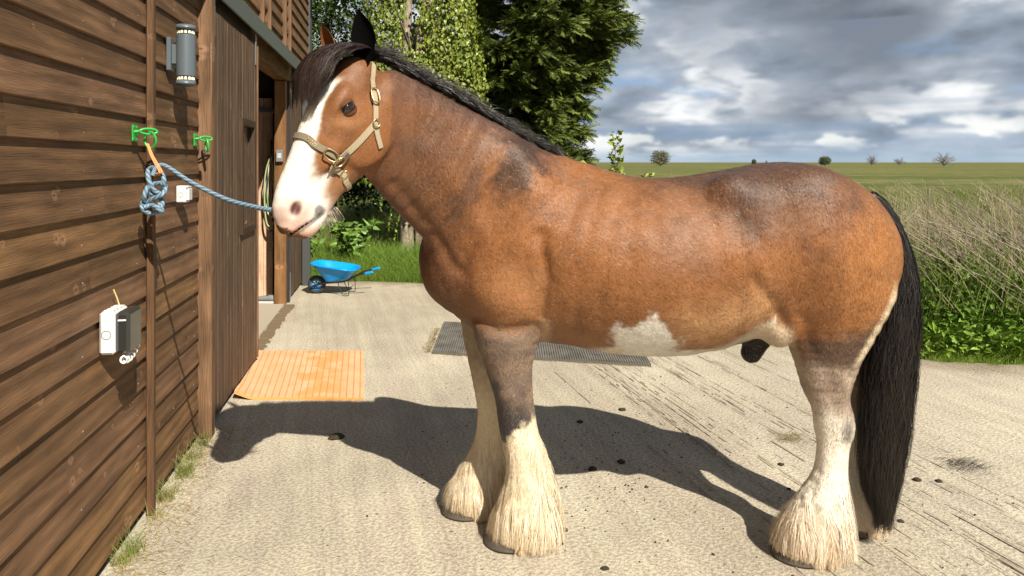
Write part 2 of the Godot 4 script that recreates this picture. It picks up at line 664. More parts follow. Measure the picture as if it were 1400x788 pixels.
func wood_row(j: int) -> void:
	var out := PackedByteArray()
	out.resize(WOOD_W * 4)
	var strip := j * STRIPS / WOOD_H
	var y := (j % (WOOD_H / STRIPS)) / float(WOOD_H / STRIPS)      # 0..1 across the board
	for i in WOOD_W:
		var x := i / float(WOOD_W) * 3.0                          # metres along
		var yy := y * .14
		var halo := 0.0
		var core := 0.0
		var bend := 0.0
		for k in wood_knots[strip]:
			var dx: float = x - k[0]
			if dx > 1.5: dx -= 3.0
			if dx < -1.5: dx += 3.0
			if absf(dx) > .12: continue
			var dy: float = yy - k[1]
			var r: float = sqrt(dx * dx * .55 + dy * dy) / k[2]
			halo = maxf(halo, smoothstep(2.1, .9, r))
			core = maxf(core, smoothstep(.62, .30, r))
			bend += (1.0 if dy > 0 else -1.0) * .016 * exp(-dx * dx / (k[2] * k[2] * 7.0)) * exp(-absf(dy) / (k[2] * 2.0))
		var wave: float = wood_n[0].get_noise_3d(x * .9, yy * 3.0, strip * 7.3) * .022
		var g := (yy - bend + wave) * 150.0 + strip * 31.0
		var ring := .5 + .5 * sin(g + 2.2 * wood_n[1].get_noise_3d(x * .5, g * .05, strip * 3.1))
		var fibre: float = wood_n[2].get_noise_3d(x * 5.0, yy * 420.0, strip * 2.0)
		var blot: float = wood_n[3].get_noise_3d(x * 2.2, yy * 12.0, strip * 5.0)
		var l := .66 + .10 * ring + .10 * fibre + .18 * blot
		var r: float = l
		var gg: float = l * .985
		var bb: float = l * .96
		# resin-pale wood round the knots
		var pale := halo * (1.0 - core)
		r = lerpf(r, 1.05, pale * .5); gg = lerpf(gg, 1.08, pale * .5); bb = lerpf(bb, 1.16, pale * .5)
		r = lerpf(r, .72, core * .6); gg = lerpf(gg, .64, core * .6); bb = lerpf(bb, .58, core * .6)
		# rain-dark lower edge
		out[i * 4] = int(clampf(r * .85, 0, 1) * 255.0)
		out[i * 4 + 1] = int(clampf(gg * .85, 0, 1) * 255.0)
		out[i * 4 + 2] = int(clampf(bb * .85, 0, 1) * 255.0)
		out[i * 4 + 3] = int(clampf(.5 + .22 * (ring - .5) + .35 * fibre - core * .2, 0, 1) * 255.0)
	wood_rows[j] = out

var wood_tex: ImageTexture
var wood_norm: ImageTexture

func make_wood() -> void:
	wood_n = [noise(41, 1.0, 2), noise(42, 1.0, 2), noise(43, 1.0, 3), noise(44, 1.0, 4)]
	for s in STRIPS:
		var ks := []
		var n := rng.randi_range(3, 6)
		for k in n:
			ks.append([rnd(0, 3.0), rnd(.02, .12), rnd(.004, .013)])
			if k % 3 == 0:
				ks.append([ks[-1][0] + rnd(.03, .07), clampf(ks[-1][1] + rnd(-.03, .03), .02, .12), rnd(.006, .012)])
		wood_knots.append(ks)
	wood_rows.resize(WOOD_H)
	parallel(wood_row, WOOD_H)
	var c := PackedByteArray()
	for r in wood_rows:
		c.append_array(r)
	var im := Image.create_from_data(WOOD_W, WOOD_H, false, Image.FORMAT_RGBA8, c)
	var h := Image.create(WOOD_W, WOOD_H, false, Image.FORMAT_RGBA8)
	for j in range(0, WOOD_H):
		for i in range(0, WOOD_W):
			var a := c[(j * WOOD_W + i) * 4 + 3] / 255.0
			h.set_pixel(i, j, Color(a, a, a))
	h.bump_map_to_normal_map(3.0)
	im.convert(Image.FORMAT_RGB8)
	wood_tex = ImageTexture.create_from_image(im)
	wood_norm = ImageTexture.create_from_image(h)

func timber(c: Color, rough := .72, spec := .35) -> StandardMaterial3D:
	var m := mat(c, rough)
	m.metallic_specular = spec
	m.albedo_texture = wood_tex
	m.normal_enabled = true
	m.normal_texture = wood_norm
	m.normal_scale = .8
	return m

# a plank from (s0, y0) to (s1, y1) in the wall's own axes, its grain along s (or along y when "upright")
func plank(s0: float, s1: float, y0: float, y1: float, out_low: float, out_high: float, thick: float, upright := false) -> Shape:
	var sh := Shape.new()
	var u0 := rnd(0, 1)
	var strip := rng.randi_range(0, STRIPS - 1) / float(STRIPS)
	var L := (y1 - y0) if upright else (s1 - s0)
	var along := L / 3.0
	var vh := .94 / STRIPS
	var vo := strip + .004
	var back := minf(out_low, out_high) - thick
	var ch := .004
	var T := func(s: float, y: float) -> Vector2:
		return Vector2(u0 + (y - y0) / L * along, vo + clampf((s - s0) / (s1 - s0), 0, 1) * vh) if upright else Vector2(u0 + (s - s0) / L * along, vo + clampf((y1 - y) / (y1 - y0), 0, 1) * vh)
	if upright:
		# section in s: back, chamfer, face, chamfer, back
		var prof := [[s0, back], [s0, out_low - ch], [s0 + ch, out_low], [s1 - ch, out_low], [s1, out_low - ch], [s1, back]]
		for i in prof.size() - 1:
			var a: Array = prof[i]
			var b: Array = prof[i + 1]
			sh.quad(Vector3(a[0], y0, a[1]), Vector3(b[0], y0, b[1]), Vector3(b[0], y1, b[1]), Vector3(a[0], y1, a[1]), T.call(a[0], y0), T.call(b[0], y0), T.call(b[0], y1), T.call(a[0], y1))
		sh.quad(Vector3(s0, y0, back), Vector3(s1, y0, back), Vector3(s1, y0, out_low - ch), Vector3(s0, y0, out_low - ch))
		sh.quad(Vector3(s0, y1, out_low - ch), Vector3(s1, y1, out_low - ch), Vector3(s1, y1, back), Vector3(s0, y1, back))
	else:
		var n := maxi(1, int(L / .5))
		var sag := rnd(-.004, .004)
		var prof := [[y0, back], [y0, out_low - ch], [y0 + ch, out_low], [y1, out_high], [y1, back]]
		for k in n:
			var sa := lerpf(s0, s1, k / float(n))
			var sb := lerpf(s0, s1, (k + 1) / float(n))
			var ya := sag * sin(PI * k / n)
			var yb := sag * sin(PI * (k + 1) / n)
			for i in prof.size() - 1:
				var a: Array = prof[i]
				var b: Array = prof[i + 1]
				sh.quad(Vector3(sa, a[0] + ya, a[1]), Vector3(sb, a[0] + yb, a[1]), Vector3(sb, b[0] + yb, b[1]), Vector3(sa, b[0] + ya, b[1]), T.call(sa, a[0]), T.call(sb, a[0]), T.call(sb, b[0]), T.call(sa, b[0]))
		for e in [s0, s1]:
			var q := [Vector3(e, y0, back), Vector3(e, y0, out_low), Vector3(e, y1, out_high), Vector3(e, y1, back)]
			if e == s1:
				sh.quad(q[3], q[2], q[1], q[0])
			else:
				sh.quad(q[0], q[1], q[2], q[3])
	return sh

# a sawn post or beam; its long axis takes the grain
func beam(lo: Vector3, hi: Vector3, ch := .004) -> Shape:
	var sh := Shape.new()
	sh.box(lo, hi, ch, Transform3D.IDENTITY, 1.0 / 3.0, Vector2(rnd(0, 1), rng.randi_range(0, STRIPS - 1) / float(STRIPS) + .5 / STRIPS))
	return sh

# ------------------------------------------------------------------ the stable
# its own axes: x along the wall away from the viewer, y up, z out of the wall
var WALL := Transform3D(Basis(Vector3(-.1564, 0, -.9877), Vector3.UP, Vector3(.9877, 0, -.1564)), Vector3(-1.186, 0, 0))

func S(depth: float) -> float:
	return depth * 1.01245

func on_wall(depth: float, y: float, out := 0.0) -> Transform3D:
	return WALL * Transform3D(Basis.IDENTITY, Vector3(S(depth), y, out))

func build_barn() -> void:
	make_wood()
	var browns := []
	for k in 9:
		var f := rnd(.85, 1.25)
		browns.append(timber(Color(.43 * f, .245 * f, .128 * f * rnd(.9, 1.1))))
	var grey_wood := []
	for k in 4:
		var f := rnd(.85, 1.15)
		grey_wood.append(timber(Color(.31 * f, .20 * f, .13 * f)))
	var post_wood := timber(Color(.48, .28, .16))
	var pale_wood := mat(Color(.66, .46, .33), .7)
	pale_wood.normal_enabled = true
	pale_wood.normal_texture = wood_norm
	pale_wood.uv1_triplanar = true
	pale_wood.uv1_scale = Vector3(3.0, .35, 3.0)
	pale_wood.albedo_texture = noise_tex(46, .02, 4, [[0, Color(.80, .74, .70)], [.5, Color(.93, .90, .87)], [1, Color(1, 1, 1)]], 256)
	var dark_wood := timber(Color(.10, .065, .04))
	var steel := mat(Color(.10, .115, .11), .5, .6)
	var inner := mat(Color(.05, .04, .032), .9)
	var b := thing("stable", "brown timber stable clad in overlapping boards with a tall sliding door", "stable", WALL)
	# ---- the long wall: overlapping boards, row by row
	var wall := Node3D.new()
	wall.name = "cladding"
	b.add_child(wall)
	var back := Shape.new()
	back.box(Vector3(-2.0, 0.0, -.10), Vector3(S(4.5), 4.4, -.012))
	put("wall_core", back, dark_wood, b)
	var row := 0.14
	for i in 31:
		var y := .05 + i * row
		for part in [[-2.0, S(1.1)], [S(1.1) + .004, S(3.475)], [S(3.475) + .004, S(4.40)]]:
			var y2 := y + row + .018
			var jig := rnd(-.003, .003)
			put("plank", plank(part[0], part[1], y + jig, y2 + jig, .019 + rnd(-.002, .002), .003, .009), browns[rng.randi() % 9], wall)
	# nail heads
	var nails := Shape.new()
	for i in 31:
		for s in [.4, 1.0, 1.6, 2.2, 2.8, 3.4, 3.95, 4.35]:
			var c := Vector3(s + rnd(-.01, .01), .05 + i * row + rnd(.030, .042), .0150)
			for k in 6:
				nails.tri(c + Vector3(0, 0, .003), c + Vector3(cos(TAU * k / 6), sin(TAU * k / 6), 0) * .004, c + Vector3(cos(TAU * (k + 1) / 6), sin(TAU * (k + 1) / 6), 0) * .004)
	put("nail_heads", nails, mat(Color(.45, .42, .38), .45, .5), b).set_meta("kind", "stuff")
	put("cover_batten", beam(Vector3(S(3.475) - .018, .0, .020), Vector3(S(3.475) + .022, 4.4, .052)), timber(Color(.32, .175, .09)), b)
	put("door_post", beam(Vector3(S(4.42), .0, -.05), Vector3(S(4.42) + .085, 3.1, .085), .006), post_wood, b)
	# ---- the sliding door of upright boards
	var door := Node3D.new()
	door.name = "sliding_door"
	b.add_child(door)
	var d0 := S(4.46)
	var d1 := S(6.09)
	var n := 17
	var w0 := S(5.44)
	var w1 := S(5.93)
	for i in n:
		var sa := lerpf(d0, d1, i / float(n)) + .002
		var sb := lerpf(d0, d1, (i + 1) / float(n)) - .002
		var m: Material = grey_wood[rng.randi() % 4]
		var o := .045 + rnd(-.0015, .0015)
		if sb < w0 or sa > w1:
			put("plank", plank(sa, sb, .05, 2.62, o, o, .022, true), m, door)
		else:
			put("plank", plank(sa, sb, .05, 1.17, o, o, .022, true), m, door)
			put("plank", plank(sa, sb, 1.94, 2.62, o, o, .022, true), m, door)
	var wf := Shape.new()
	for q in [[w0 - .02, w0 + .03, 1.12, 1.99], [w1 - .03, w1 + .02, 1.12, 1.99], [w0 + .031, w1 - .031, 1.12, 1.175], [w0 + .031, w1 - .031, 1.935, 1.99]]:
		wf.box(Vector3(q[0], q[2], .0), Vector3(q[1], q[3], .066), .004, Transform3D.IDENTITY, .33)
	put("window_frame", wf, timber(Color(.15, .092, .055)), door)
	var pane := Shape.new()
	pane.quad(Vector3(w0 + .02, 1.16, .016), Vector3(w1 - .02, 1.16, .016), Vector3(w1 - .02, 1.95, .016), Vector3(w0 + .02, 1.95, .016))
	var glass := StandardMaterial3D.new()
	glass.transparency = BaseMaterial3D.TRANSPARENCY_ALPHA
	glass.albedo_color = Color(.55, .5, .42, .25)
	glass.roughness = 0.06
	put("window_pane", pane, glass, door)
	put("door_edge", beam(Vector3(d1 + .001, .05, -.005), Vector3(d1 + .03, 2.62, .055)), post_wood, door)
	var br := Shape.new()
	br.box(Vector3(d0 + .01, .03, .048), Vector3(d0 + .05, .28, .056), .002)
	put("corner_bracket", br, mat(Color(.30, .31, .31), .45, .8), door)
	for s in [d0 + .16, d1 - .08]:
		var hg := Shape.new()
		hg.box(Vector3(s - .022, 2.45, .048), Vector3(s + .022, 2.74, .056), .002)
		put("hanger", hg, mat(Color(.34, .35, .35), .4, .8), door)
	# ---- track, rail cover and header
	put("track_board", beam(Vector3(S(4.52), 2.45, -.03), Vector3(S(6.02), 2.83, .012)), dark_wood, b)
	var rail := Shape.new()
	var prof := [Vector2(.010, 2.855), Vector2(.075, 2.842), Vector2(.080, 2.837), Vector2(.080, 2.705), Vector2(.073, 2.698), Vector2(.066, 2.705), Vector2(.066, 2.828), Vector2(.010, 2.831)]
	for i in prof.size():
		var p: Vector2 = prof[i]
		var q: Vector2 = prof[(i + 1) % prof.size()]
		rail.quad(Vector3(S(3.0), q.y, q.x), Vector3(S(3.0), p.y, p.x), Vector3(S(8.55), p.y, p.x), Vector3(S(8.55), q.y, q.x))
	put("rail_cover", rail, mat(Color(.115, .13, .12), .55, .3), b)
	put("header_beam", beam(Vector3(S(6.03), 2.62, -.22), Vector3(S(8.72), 2.83, -.035)), timber(Color(.45, .25, .11)), b)
	put("jamb_post", beam(Vector3(S(8.62), .0, -.215), Vector3(S(8.62) + .13, 2.615, -.088), .006), timber(Color(.60, .31, .13)), b)
	var flash := Shape.new()
	flash.box(Vector3(S(8.62) + .135, .0, -.12), Vector3(S(8.62) + .16, 2.615, -.060), .002)
	put("metal_edge", flash, mat(Color(.03, .03, .032), .5, .3), b)
	# ---- the wall beyond the opening
	var far := Node3D.new()
	far.name = "far_wall"
	b.add_child(far)
	for i in 24:
		var sa := S(8.80) + i * .105
		put("plank", plank(sa, sa + .102, .04, 2.62, -.075 + rnd(-.002, .002), 0, .022, true), grey_wood[rng.randi() % 4], far)
	var fb := Shape.new()
	fb.box(Vector3(S(8.80), 0, -.2), Vector3(S(8.80) + 2.52, 4.4, -.10))
	put("wall_core", fb, dark_wood, far)
	var foot := Shape.new()
	foot.box(Vector3(S(8.80) + .002, .0, -.072), Vector3(S(8.80) + .07, .34, -.062), .002)
	put("corner_bracket", foot, mat(Color(.38, .39, .39), .45, .7), far)
	# ---- upper wall: boards, two slatted windows
	var up := Node3D.new()
	up.name = "upper_wall"
	b.add_child(up)
	var wins := [[S(6.35), S(6.75)], [S(7.65), S(8.05)]]
	for i in 12:
		var y := 2.81 + i * .14
		for part in [[S(4.55), wins[0][0]], [wins[0][1], wins[1][0]], [wins[1][1], S(9.92)]]:
			put("plank", plank(part[0], part[1], y, y + .158, .030, .006, .009), browns[rng.randi() % 9], up)
	var ub := Shape.new()
	ub.box(Vector3(S(4.5) + .001, 2.81, -.10), Vector3(S(9.92), 4.4, -.03))
	put("wall_core", ub, dark_wood, up)
	for w in wins:
		var win := Node3D.new()
		win.name = "slatted_window"
		b.add_child(win, true)
		var fr := Shape.new()
		fr.box(Vector3(w[0] - .001, 2.86, -.02), Vector3(w[0] + .05, 4.4, .06), .003, Transform3D.IDENTITY, .33)
		fr.box(Vector3(w[1] - .05, 2.86, -.02), Vector3(w[1] + .001, 4.4, .06), .003, Transform3D.IDENTITY, .33)
		put("frame", fr, post_wood, win)
		var pn := Shape.new()
		pn.box(Vector3(w[0] + .05, 2.90, -.026), Vector3(w[1] - .05, 4.4, -.012))
		put("pane", pn, mat(Color(.72, .74, .76), .25), win)
		for k in 9:
			var y := 2.87 + k * .17
			put("slat", beam(Vector3(w[0] + .051, y, -.005), Vector3(w[1] - .051, y + .05, .035)), post_wood, win)
	put("corner_trim", beam(Vector3(S(9.925), .0, -.06), Vector3(S(9.925) + .06, 4.4, .045)), mat(Color(.05, .055, .055), .6), b)
	# ---- inside: partition of pale upright boards, floor, walls and roof
	var part := Node3D.new()
	part.name = "partition"
	b.add_child(part)
	for i in 14:
		var o := -.30 - i * .112
		var sh := Shape.new()
		sh.box(Vector3(S(9.05) + rnd(0, .002), .02, o - .110), Vector3(S(9.05) + .022, 2.44, o), .004, Transform3D.IDENTITY, 1.0 / 3.0, Vector2(rnd(0, 1), rng.randf()))
		put("plank", sh, pale_wood, part)
	var rl := Shape.new()
	rl.box(Vector3(S(9.05) - .03, 2.26, -1.9), Vector3(S(9.05) - .001, 2.32, -.25), .003)
	put("steel_rail", rl, mat(Color(.25, .26, .27), .4, .8), part)
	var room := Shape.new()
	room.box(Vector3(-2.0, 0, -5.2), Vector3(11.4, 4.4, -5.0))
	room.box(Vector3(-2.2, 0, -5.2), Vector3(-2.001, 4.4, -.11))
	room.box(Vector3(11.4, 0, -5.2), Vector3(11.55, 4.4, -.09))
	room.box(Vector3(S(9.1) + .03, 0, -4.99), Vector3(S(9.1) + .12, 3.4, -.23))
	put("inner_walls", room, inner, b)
	var roof := Shape.new()
	roof.box(Vector3(-2.3, 4.401, -5.5), Vector3(11.7, 4.55, .12))
	put("roof", roof, mat(Color(.12, .12, .125), .7), b)
	var fl := Shape.new()
	fl.box(Vector3(-1.9, -.02, -4.98), Vector3(11.3, .012, -.10))
	put("stable_floor", fl, mat(Color(.36, .31, .24), .9), b)
	var sill := Shape.new()
	for k in 30:
		var s := S(6.1) + k * .085
		sill.box(Vector3(s, -.01, -.10 + rnd(-.01, .01)), Vector3(s + .08, .004 + rnd(0, .006), .02 + rnd(-.015, .015)), .004)
	put("threshold", sill, mat(Color(.15, .105, .06), .95), b)
	small_things(post_wood)

func small_things(post_wood: Material) -> void:
	var b: Node3D
	# ---- wall lamp: a grey tube with clear rings
	var grey := mat(Color(.12, .145, .165), .38, .25)
	b = thing("wall_lamp", "grey cylindrical up and down wall lamp beside the sliding door", "wall lamp", on_wall(3.80, 2.215))
	var s := Shape.new()
	s.box(Vector3(-.035, -.085, .018), Vector3(.035, .085, .040), .003)
	put("back_plate", s, grey, b)
	s = Shape.new()
	s.box(Vector3(-.02, -.05, .0401), Vector3(.02, .05, .062), .002)
	put("bracket", s, grey, b)
	var ax := Transform3D(Basis.IDENTITY, Vector3(0, 0, .105))
	s = Shape.new()
	s.lathe([Vector2(.0, -.112), Vector2(.045, -.112), Vector2(.047, -.110), Vector2(.047, .100), Vector2(.045, .102), Vector2(0, .102)], 32, ax)
	put("tube", s, grey, b)
	var clear := mat(Color(.80, .76, .60), .12)
	for e in [1.0, -1.0]:
		var y0: float = .106 if e > 0 else -.116
		s = Shape.new()
		for k in 14:
			var a := TAU * k / 14.0
			s.box(Vector3(-.006, minf(y0, y0 + e * .016), .036), Vector3(.006, maxf(y0, y0 + e * .016), .043), .001, ax * Transform3D(Basis(Vector3.UP, a), Vector3.ZERO))
		put("lens", s, clear, b)
		s = Shape.new()
		var a0: float = y0 + e * .018
		var a1: float = y0 + e * .046
		s.lathe([Vector2(0, minf(a0, a1)), Vector2(.047, minf(a0, a1)), Vector2(.047, maxf(a0, a1)), Vector2(0, maxf(a0, a1))], 32, ax)
		put("end_cap", s, grey, b)
		s = Shape.new()
		s.lathe([Vector2(0, minf(y0, a0)), Vector2(.030, minf(y0, a0)), Vector2(.030, maxf(y0, a0)), Vector2(0, maxf(y0, a0))], 20, ax)
		put("reflector", s, mat(Color(.7, .68, .6), .2, .9), b)
	# ---- green tie rings
	var green := mat(Color(.02, .36, .055), .30)
	green.clearcoat_enabled = true
	green.clearcoat = .5
	var k := 0
	for z in [3.285, 4.285]:
		b = thing("tie_ring", ["green tie ring on the batten with orange twine looped through it", "green tie ring next to the lamp's door post, nothing tied to it"][k], "tie ring", on_wall(z, 1.79, .024), "green tie rings on the stable wall")
		s = Shape.new()
		s.box(Vector3(-.030, -.036, 0), Vector3(.030, .036, .006), .002)
		put("plate", s, green, b)
		s = Shape.new()
		var loop := []
		for i in 25:
			var a := TAU * i / 24.0
			loop.append(Vector3(.012 + .020 * cos(a), .008 + .012 * sin(a), .058 + .030 * cos(a * 1.0)))
		s.tube(loop, .0055, 8, false)
		s.tube([Vector3(-.006, .006, .004), Vector3(0, .008, .03)], .008, 8)
		put("eye", s, green, b)
		s = ring_shape(Vector3(.020, -.030, .062), Vector3(.9, .1, .55) if k == 0 else Vector3(.6, .1, .9), Vector3.UP, .034 if k == 0 else .022, .036, .0055)
		put("ring", s, green, b)
		for q in [[-.02, -.026], [.02, -.026], [-.02, .026], [.02, .026]]:
			s = Shape.new()
			s.lathe([Vector2(.0055, 0), Vector2(.0045, .003), Vector2(0, .004)], 10, Transform3D(Basis(Vector3.RIGHT, PI / 2), Vector3(q[0], q[1], .006)))
			put("screw", s, mat(Color(.03, .28, .05), .35), b)
		k += 1
	# a rusty snap ring under the second one
	b = thing("rubber_washer", "small black washer hanging from the second green tie ring", "washer", on_wall(4.285, 1.71, .07))
	put("washer", ring_shape(Vector3.ZERO, Vector3(.5, 0, .9), Vector3.UP, .016, .016, .008), mat(Color(.02, .016, .014), .5), b)
	# ---- white light switch in a weatherproof box
	var white := mat(Color(.62, .63, .62), .35)
	b = thing("outdoor_switch", "small white weatherproof switch on the cladding below the tie rings", "switch", on_wall(3.96, 1.49, .022))
	s = Shape.new()
	s.box(Vector3(-.042, -.045, 0), Vector3(.042, .045, .050), .006)
	put("box", s, white, b)
	s = Shape.new()
	s.box(Vector3(-.030, -.034, .0501), Vector3(.036, .030, .064), .005)
	put("rocker", s, white, b)
	s = Shape.new()
	s.box(Vector3(-.036, .034, .0501), Vector3(.036, .042, .060), .002)
	put("hinge", s, white, b)
	put("knockout", ring_shape(Vector3(-.0425, -.003, .024), Vector3.LEFT, Vector3.UP, .013, .013, .0016), mat(Color(.35, .35, .35), .5), b)
	# ---- socket box with a smoked cover
	b = thing("outdoor_socket", "white outdoor socket box with a dark smoked lid low on the near cladding", "socket", on_wall(2.975, .985, .022))
	s = Shape.new()
	s.box(Vector3(-.078, -.085, 0), Vector3(.078, .085, .058), .010)
	put("box", s, white, b)
	put("knockout", ring_shape(Vector3(-.0785, -.005, .028), Vector3.LEFT, Vector3.UP, .017, .017, .0015), mat(Color(.2, .2, .2), .5), b)
	s = Shape.new()
	for q in [-.05, -.02, .02, .05]:
		s.box(Vector3(q - .010, .0851, .012), Vector3(q + .010, .089, .05), .002)
	put("rib", s, white, b)
	s = Shape.new()
	s.box(Vector3(-.074, -.082, .0585), Vector3(.074, .083, .112), .014)
	var smoke := mat(Color(.012, .014, .014), .10)
	smoke.clearcoat_enabled = true
	smoke.clearcoat = 1.0
	put("lid", s, smoke, b)
	s = Shape.new()
	s.box(Vector3(-.079, .048, .070), Vector3(-.0745, .054, .100), .001)
	put("hinge_pin", s, mat(Color(.8, .8, .78), .3), b)
	s = Shape.new()
	var coil := []
	for i in 90:
		var t := i / 89.0
		coil.append(Vector3(lerpf(-.07, .085, t), -.105 + .014 * cos(t * 34.0) - .02 * sin(t * PI) + .022 * t, .085 + .014 * sin(t * 34.0)))
	s.tube(coil, .0042, 6)
	put("coiled_cord", s, mat(Color(.75, .76, .78), .4), b)
	s = Shape.new()
	s.tube([Vector3(.055, .088, .03), Vector3(.052, .12, .022), Vector3(.043, .155, .012)], .003, 6)
	put("cable", s, mat(Color(.62, .47, .22), .5), b)
	# ---- grey switch on the jamb post
	b = thing("light_switch", "small grey light switch on the orange brown post inside the opening", "switch", on_wall(8.60, 1.735, -.150))
	s = Shape.new()
	s.box(Vector3(-.03, -.07, -.040), Vector3(.018, .07, .040), .005)
	put("box", s, mat(Color(.17, .17, .17), .5), b)
	s = Shape.new()
	s.box(Vector3(-.036, -.03, -.022), Vector3(-.0301, .03, .022), .003)
	put("rocker", s, mat(Color(.45, .45, .45), .4), b)
	# ---- ropes on a hook
	var cols := [Color(.60, .56, .45), Color(.16, .34, .10), Color(.62, .58, .48), Color(.05, .05, .05), Color(.36, .40, .18)]
	b = thing("rope_hook", "dark metal hook chain on the pale boards inside the opening", "hook", on_wall(8.98, 1.93, -.30))
	s = Shape.new()
	var hook := []
	for i in 12:
		var a := PI * i / 11.0
		hook.append(Vector3(-.02 - .03 * sin(a), .02 * cos(a) - .02, 0))
	s.tube(hook, .006, 6)
	put("hook", s, mat(Color(.05, .05, .05), .5, .6), b)
	for q in 5:
		put("link", ring_shape(Vector3(-.035, -.04 - q * .032, 0), Vector3(1, 0, 1 if q % 2 else -1), Vector3.UP, .010, .020, .003), mat(Color(.07, .065, .06), .5, .7), b)
	for q in 5:
		s = Shape.new()
		var pts := []
		var wd := .055 + .012 * q
		var ln: float = .62 + .09 * q * (1 if q % 2 else .6)
		for i in 21:
			var t := i / 20.0
			var a := t * TAU
			var yy: float = -.20 - ln * (.5 - .5 * cos(a))
			pts.append(Vector3(-.045 - .012 * q + .01 * sin(a * 2.0), yy, sin(a) * wd * (.35 + .65 * (.5 - .5 * cos(a))) + .01 * sin(q * 2.0 + a * 3.0)))
		s.tube(spline(pts, 3), .0085, 7, false)
		var o := put("hanging_rope", s, mat(cols[q], .85))
		o.transform = on_wall(8.98, 1.93, -.30)
		tag(o, ["cream lead rope, shortest of those hanging on the hook", "dark green lead rope hanging on the hook between cream ropes", "long cream rope on the hook with its loop hanging low", "black rope hanging on the hook inside the opening", "lime green rope hanging longest on the hook"][q], "rope", "ropes hung on the hook")
	# ---- a pair of shoes inside
	for q in 2:
		var sh := thing("slip_on_shoe", ["grey slip-on shoe nearer the post, toe towards the yard", "grey slip-on shoe half hidden behind the sliding door"][q], "shoe", on_wall(8.72, .014, [-.34, -.56][q]) * Transform3D(Basis(Vector3.UP, [1.25, 1.5][q]), Vector3.ZERO), "shoes inside the opening")
		var rows := []
		for i in 13:
			var t := i / 12.0
			var w := table([[0, .012], [.05, .028], [.25, .036], [.6, .046], [.85, .042], [1, .010]], t)
			var hgt := table([[0, .055], [.1, .075], [.4, .070], [.7, .055], [.9, .045], [1, .028]], t)
			var ring := []
			for j in 13:
				var a := TAU * j / 12.0
				ring.append(Vector3(t * .27 - .13, maxf(.018, .018 + hgt * (.5 + .5 * sin(a)) * 1.0), cos(a) * w))
			rows.append(ring)
		s = Shape.new()
		s.sheet(rows)
		put("upper", s, mat(Color(.17, .18, .19), .85), sh)
		s = Shape.new()
		var sole := []
		for i in 25:
			var a := TAU * i / 24.0
			sole.append(Vector3(cos(a) * .138 + .005, 0, sin(a) * (.047 if cos(a) > 0 else .038)))
		for i in 24:
			s.quad(sole[i + 1], sole[i], sole[i] + Vector3.UP * .02, sole[i + 1] + Vector3.UP * .02)
			s.tri(Vector3.UP * .02, sole[i + 1] + Vector3.UP * .02, sole[i] + Vector3.UP * .02)
		put("sole", s, mat(Color(.62, .60, .55), .6), sh)
		s = Shape.new()
		s.lathe([Vector2(.0, 0), Vector2(.030, .0), Vector2(.026, .004), Vector2(0, .005)], 16, Transform3D(Basis.from_scale(Vector3(1.4, 1, .8)), Vector3(-.055, .084, 0)))
		put("opening", s, mat(Color(.01, .01, .012), .9), sh)

# ------------------------------------------------------------------ plants
func leaf_mesh(length: float, width: float, fold: float, n := 4) -> ArrayMesh:
	var s := Shape.new()
	var prev := []
	for i in n + 1:
		var t := i / float(n)
		var w := width * .5 * sin(PI * pow(t, .7) * .98 + .02)
		var y := length * t
		var z := -fold * t * t * length
		var row := [Vector3(-w, y, z + w * .35), Vector3(0, y, z), Vector3(w, y, z + w * .35)]
		if prev:
			s.quad(prev[0], prev[1], row[1], row[0])
			s.quad(prev[1], prev[2], row[2], row[1])
		prev = row
	return s.mesh()

# several leaves in one small bunch, to fill a crown cheaply
func bunch_mesh(count: int, size: float, leaf: float, seed_: int) -> ArrayMesh:
	var r := RandomNumberGenerator.new()
	r.seed = seed_
	var s := Shape.new()
	for k in count:
		var c := Vector3(r.randf_range(-1, 1), r.randf_range(-1, 1), r.randf_range(-1, 1)) * size
		var up := Vector3(r.randf_range(-1, 1), r.randf_range(-.9, .6), r.randf_range(-.3, 1)).normalized()
		var sd := up.cross(Vector3(r.randf_range(-.4, .4), r.randf_range(-.2, .5), 1)).normalized() * leaf * .36
		var l := leaf * r.randf_range(.7, 1.25)
		var mid := c + up * l * .45
		var nn := sd.cross(up).normalized() * leaf * .10
		var g := r.randf_range(.75, 1.2)
		s.tint = Color(g, g, g * .95)
		s.tri(c, mid + sd, mid - nn)
		s.tri(mid + sd, c + up * l, mid - nn)
		s.tri(c + up * l, mid - sd, mid - nn)
		s.tri(mid - sd, c, mid - nn)
	return s.mesh()

# a flat drooping spray of scale-leaved twigs
func spray_mesh(seed_: int) -> ArrayMesh:
	var r := RandomNumberGenerator.new()
	r.seed = seed_
	var s := Shape.new()
	var n := 13
	for i in n:
		var t := i / float(n - 1)
		var c := Vector3(0, -.16 * t * t, -t)
		for e in [-1.0, 1.0]:
			var L := (.36 * (1.0 - t * .75) + .05) * r.randf_range(.7, 1.2)
			var d := Vector3(e * .72, r.randf_range(-.25, .12) - .1, -.75).normalized()
			var w := Vector3(.02, r.randf_range(-.02, .02), .032)
			var tip := c + d * L + Vector3(0, -.3 * L * L, 0)
			var g := r.randf_range(.7, 1.25)
			s.tint = Color(g, g, g)
			s.tri(c - w, c + w, tip)
			for q in 3:
				var f := .25 + .25 * q
				var b := c.lerp(tip, f)
				var dd := (d + Vector3(-e * r.randf_range(.3, .7), r.randf_range(-.4, .1), -.5)).normalized() * L * .42 * (1.1 - f)
				s.tri(b - w * .7, b + w * .7, b + dd)
				dd = (d + Vector3(e * .5, r.randf_range(-.4, .1), .3)).normalized() * L * .36 * (1.1 - f)
				s.tri(b - w * .7, b + w * .7, b + dd)
	return s.mesh()

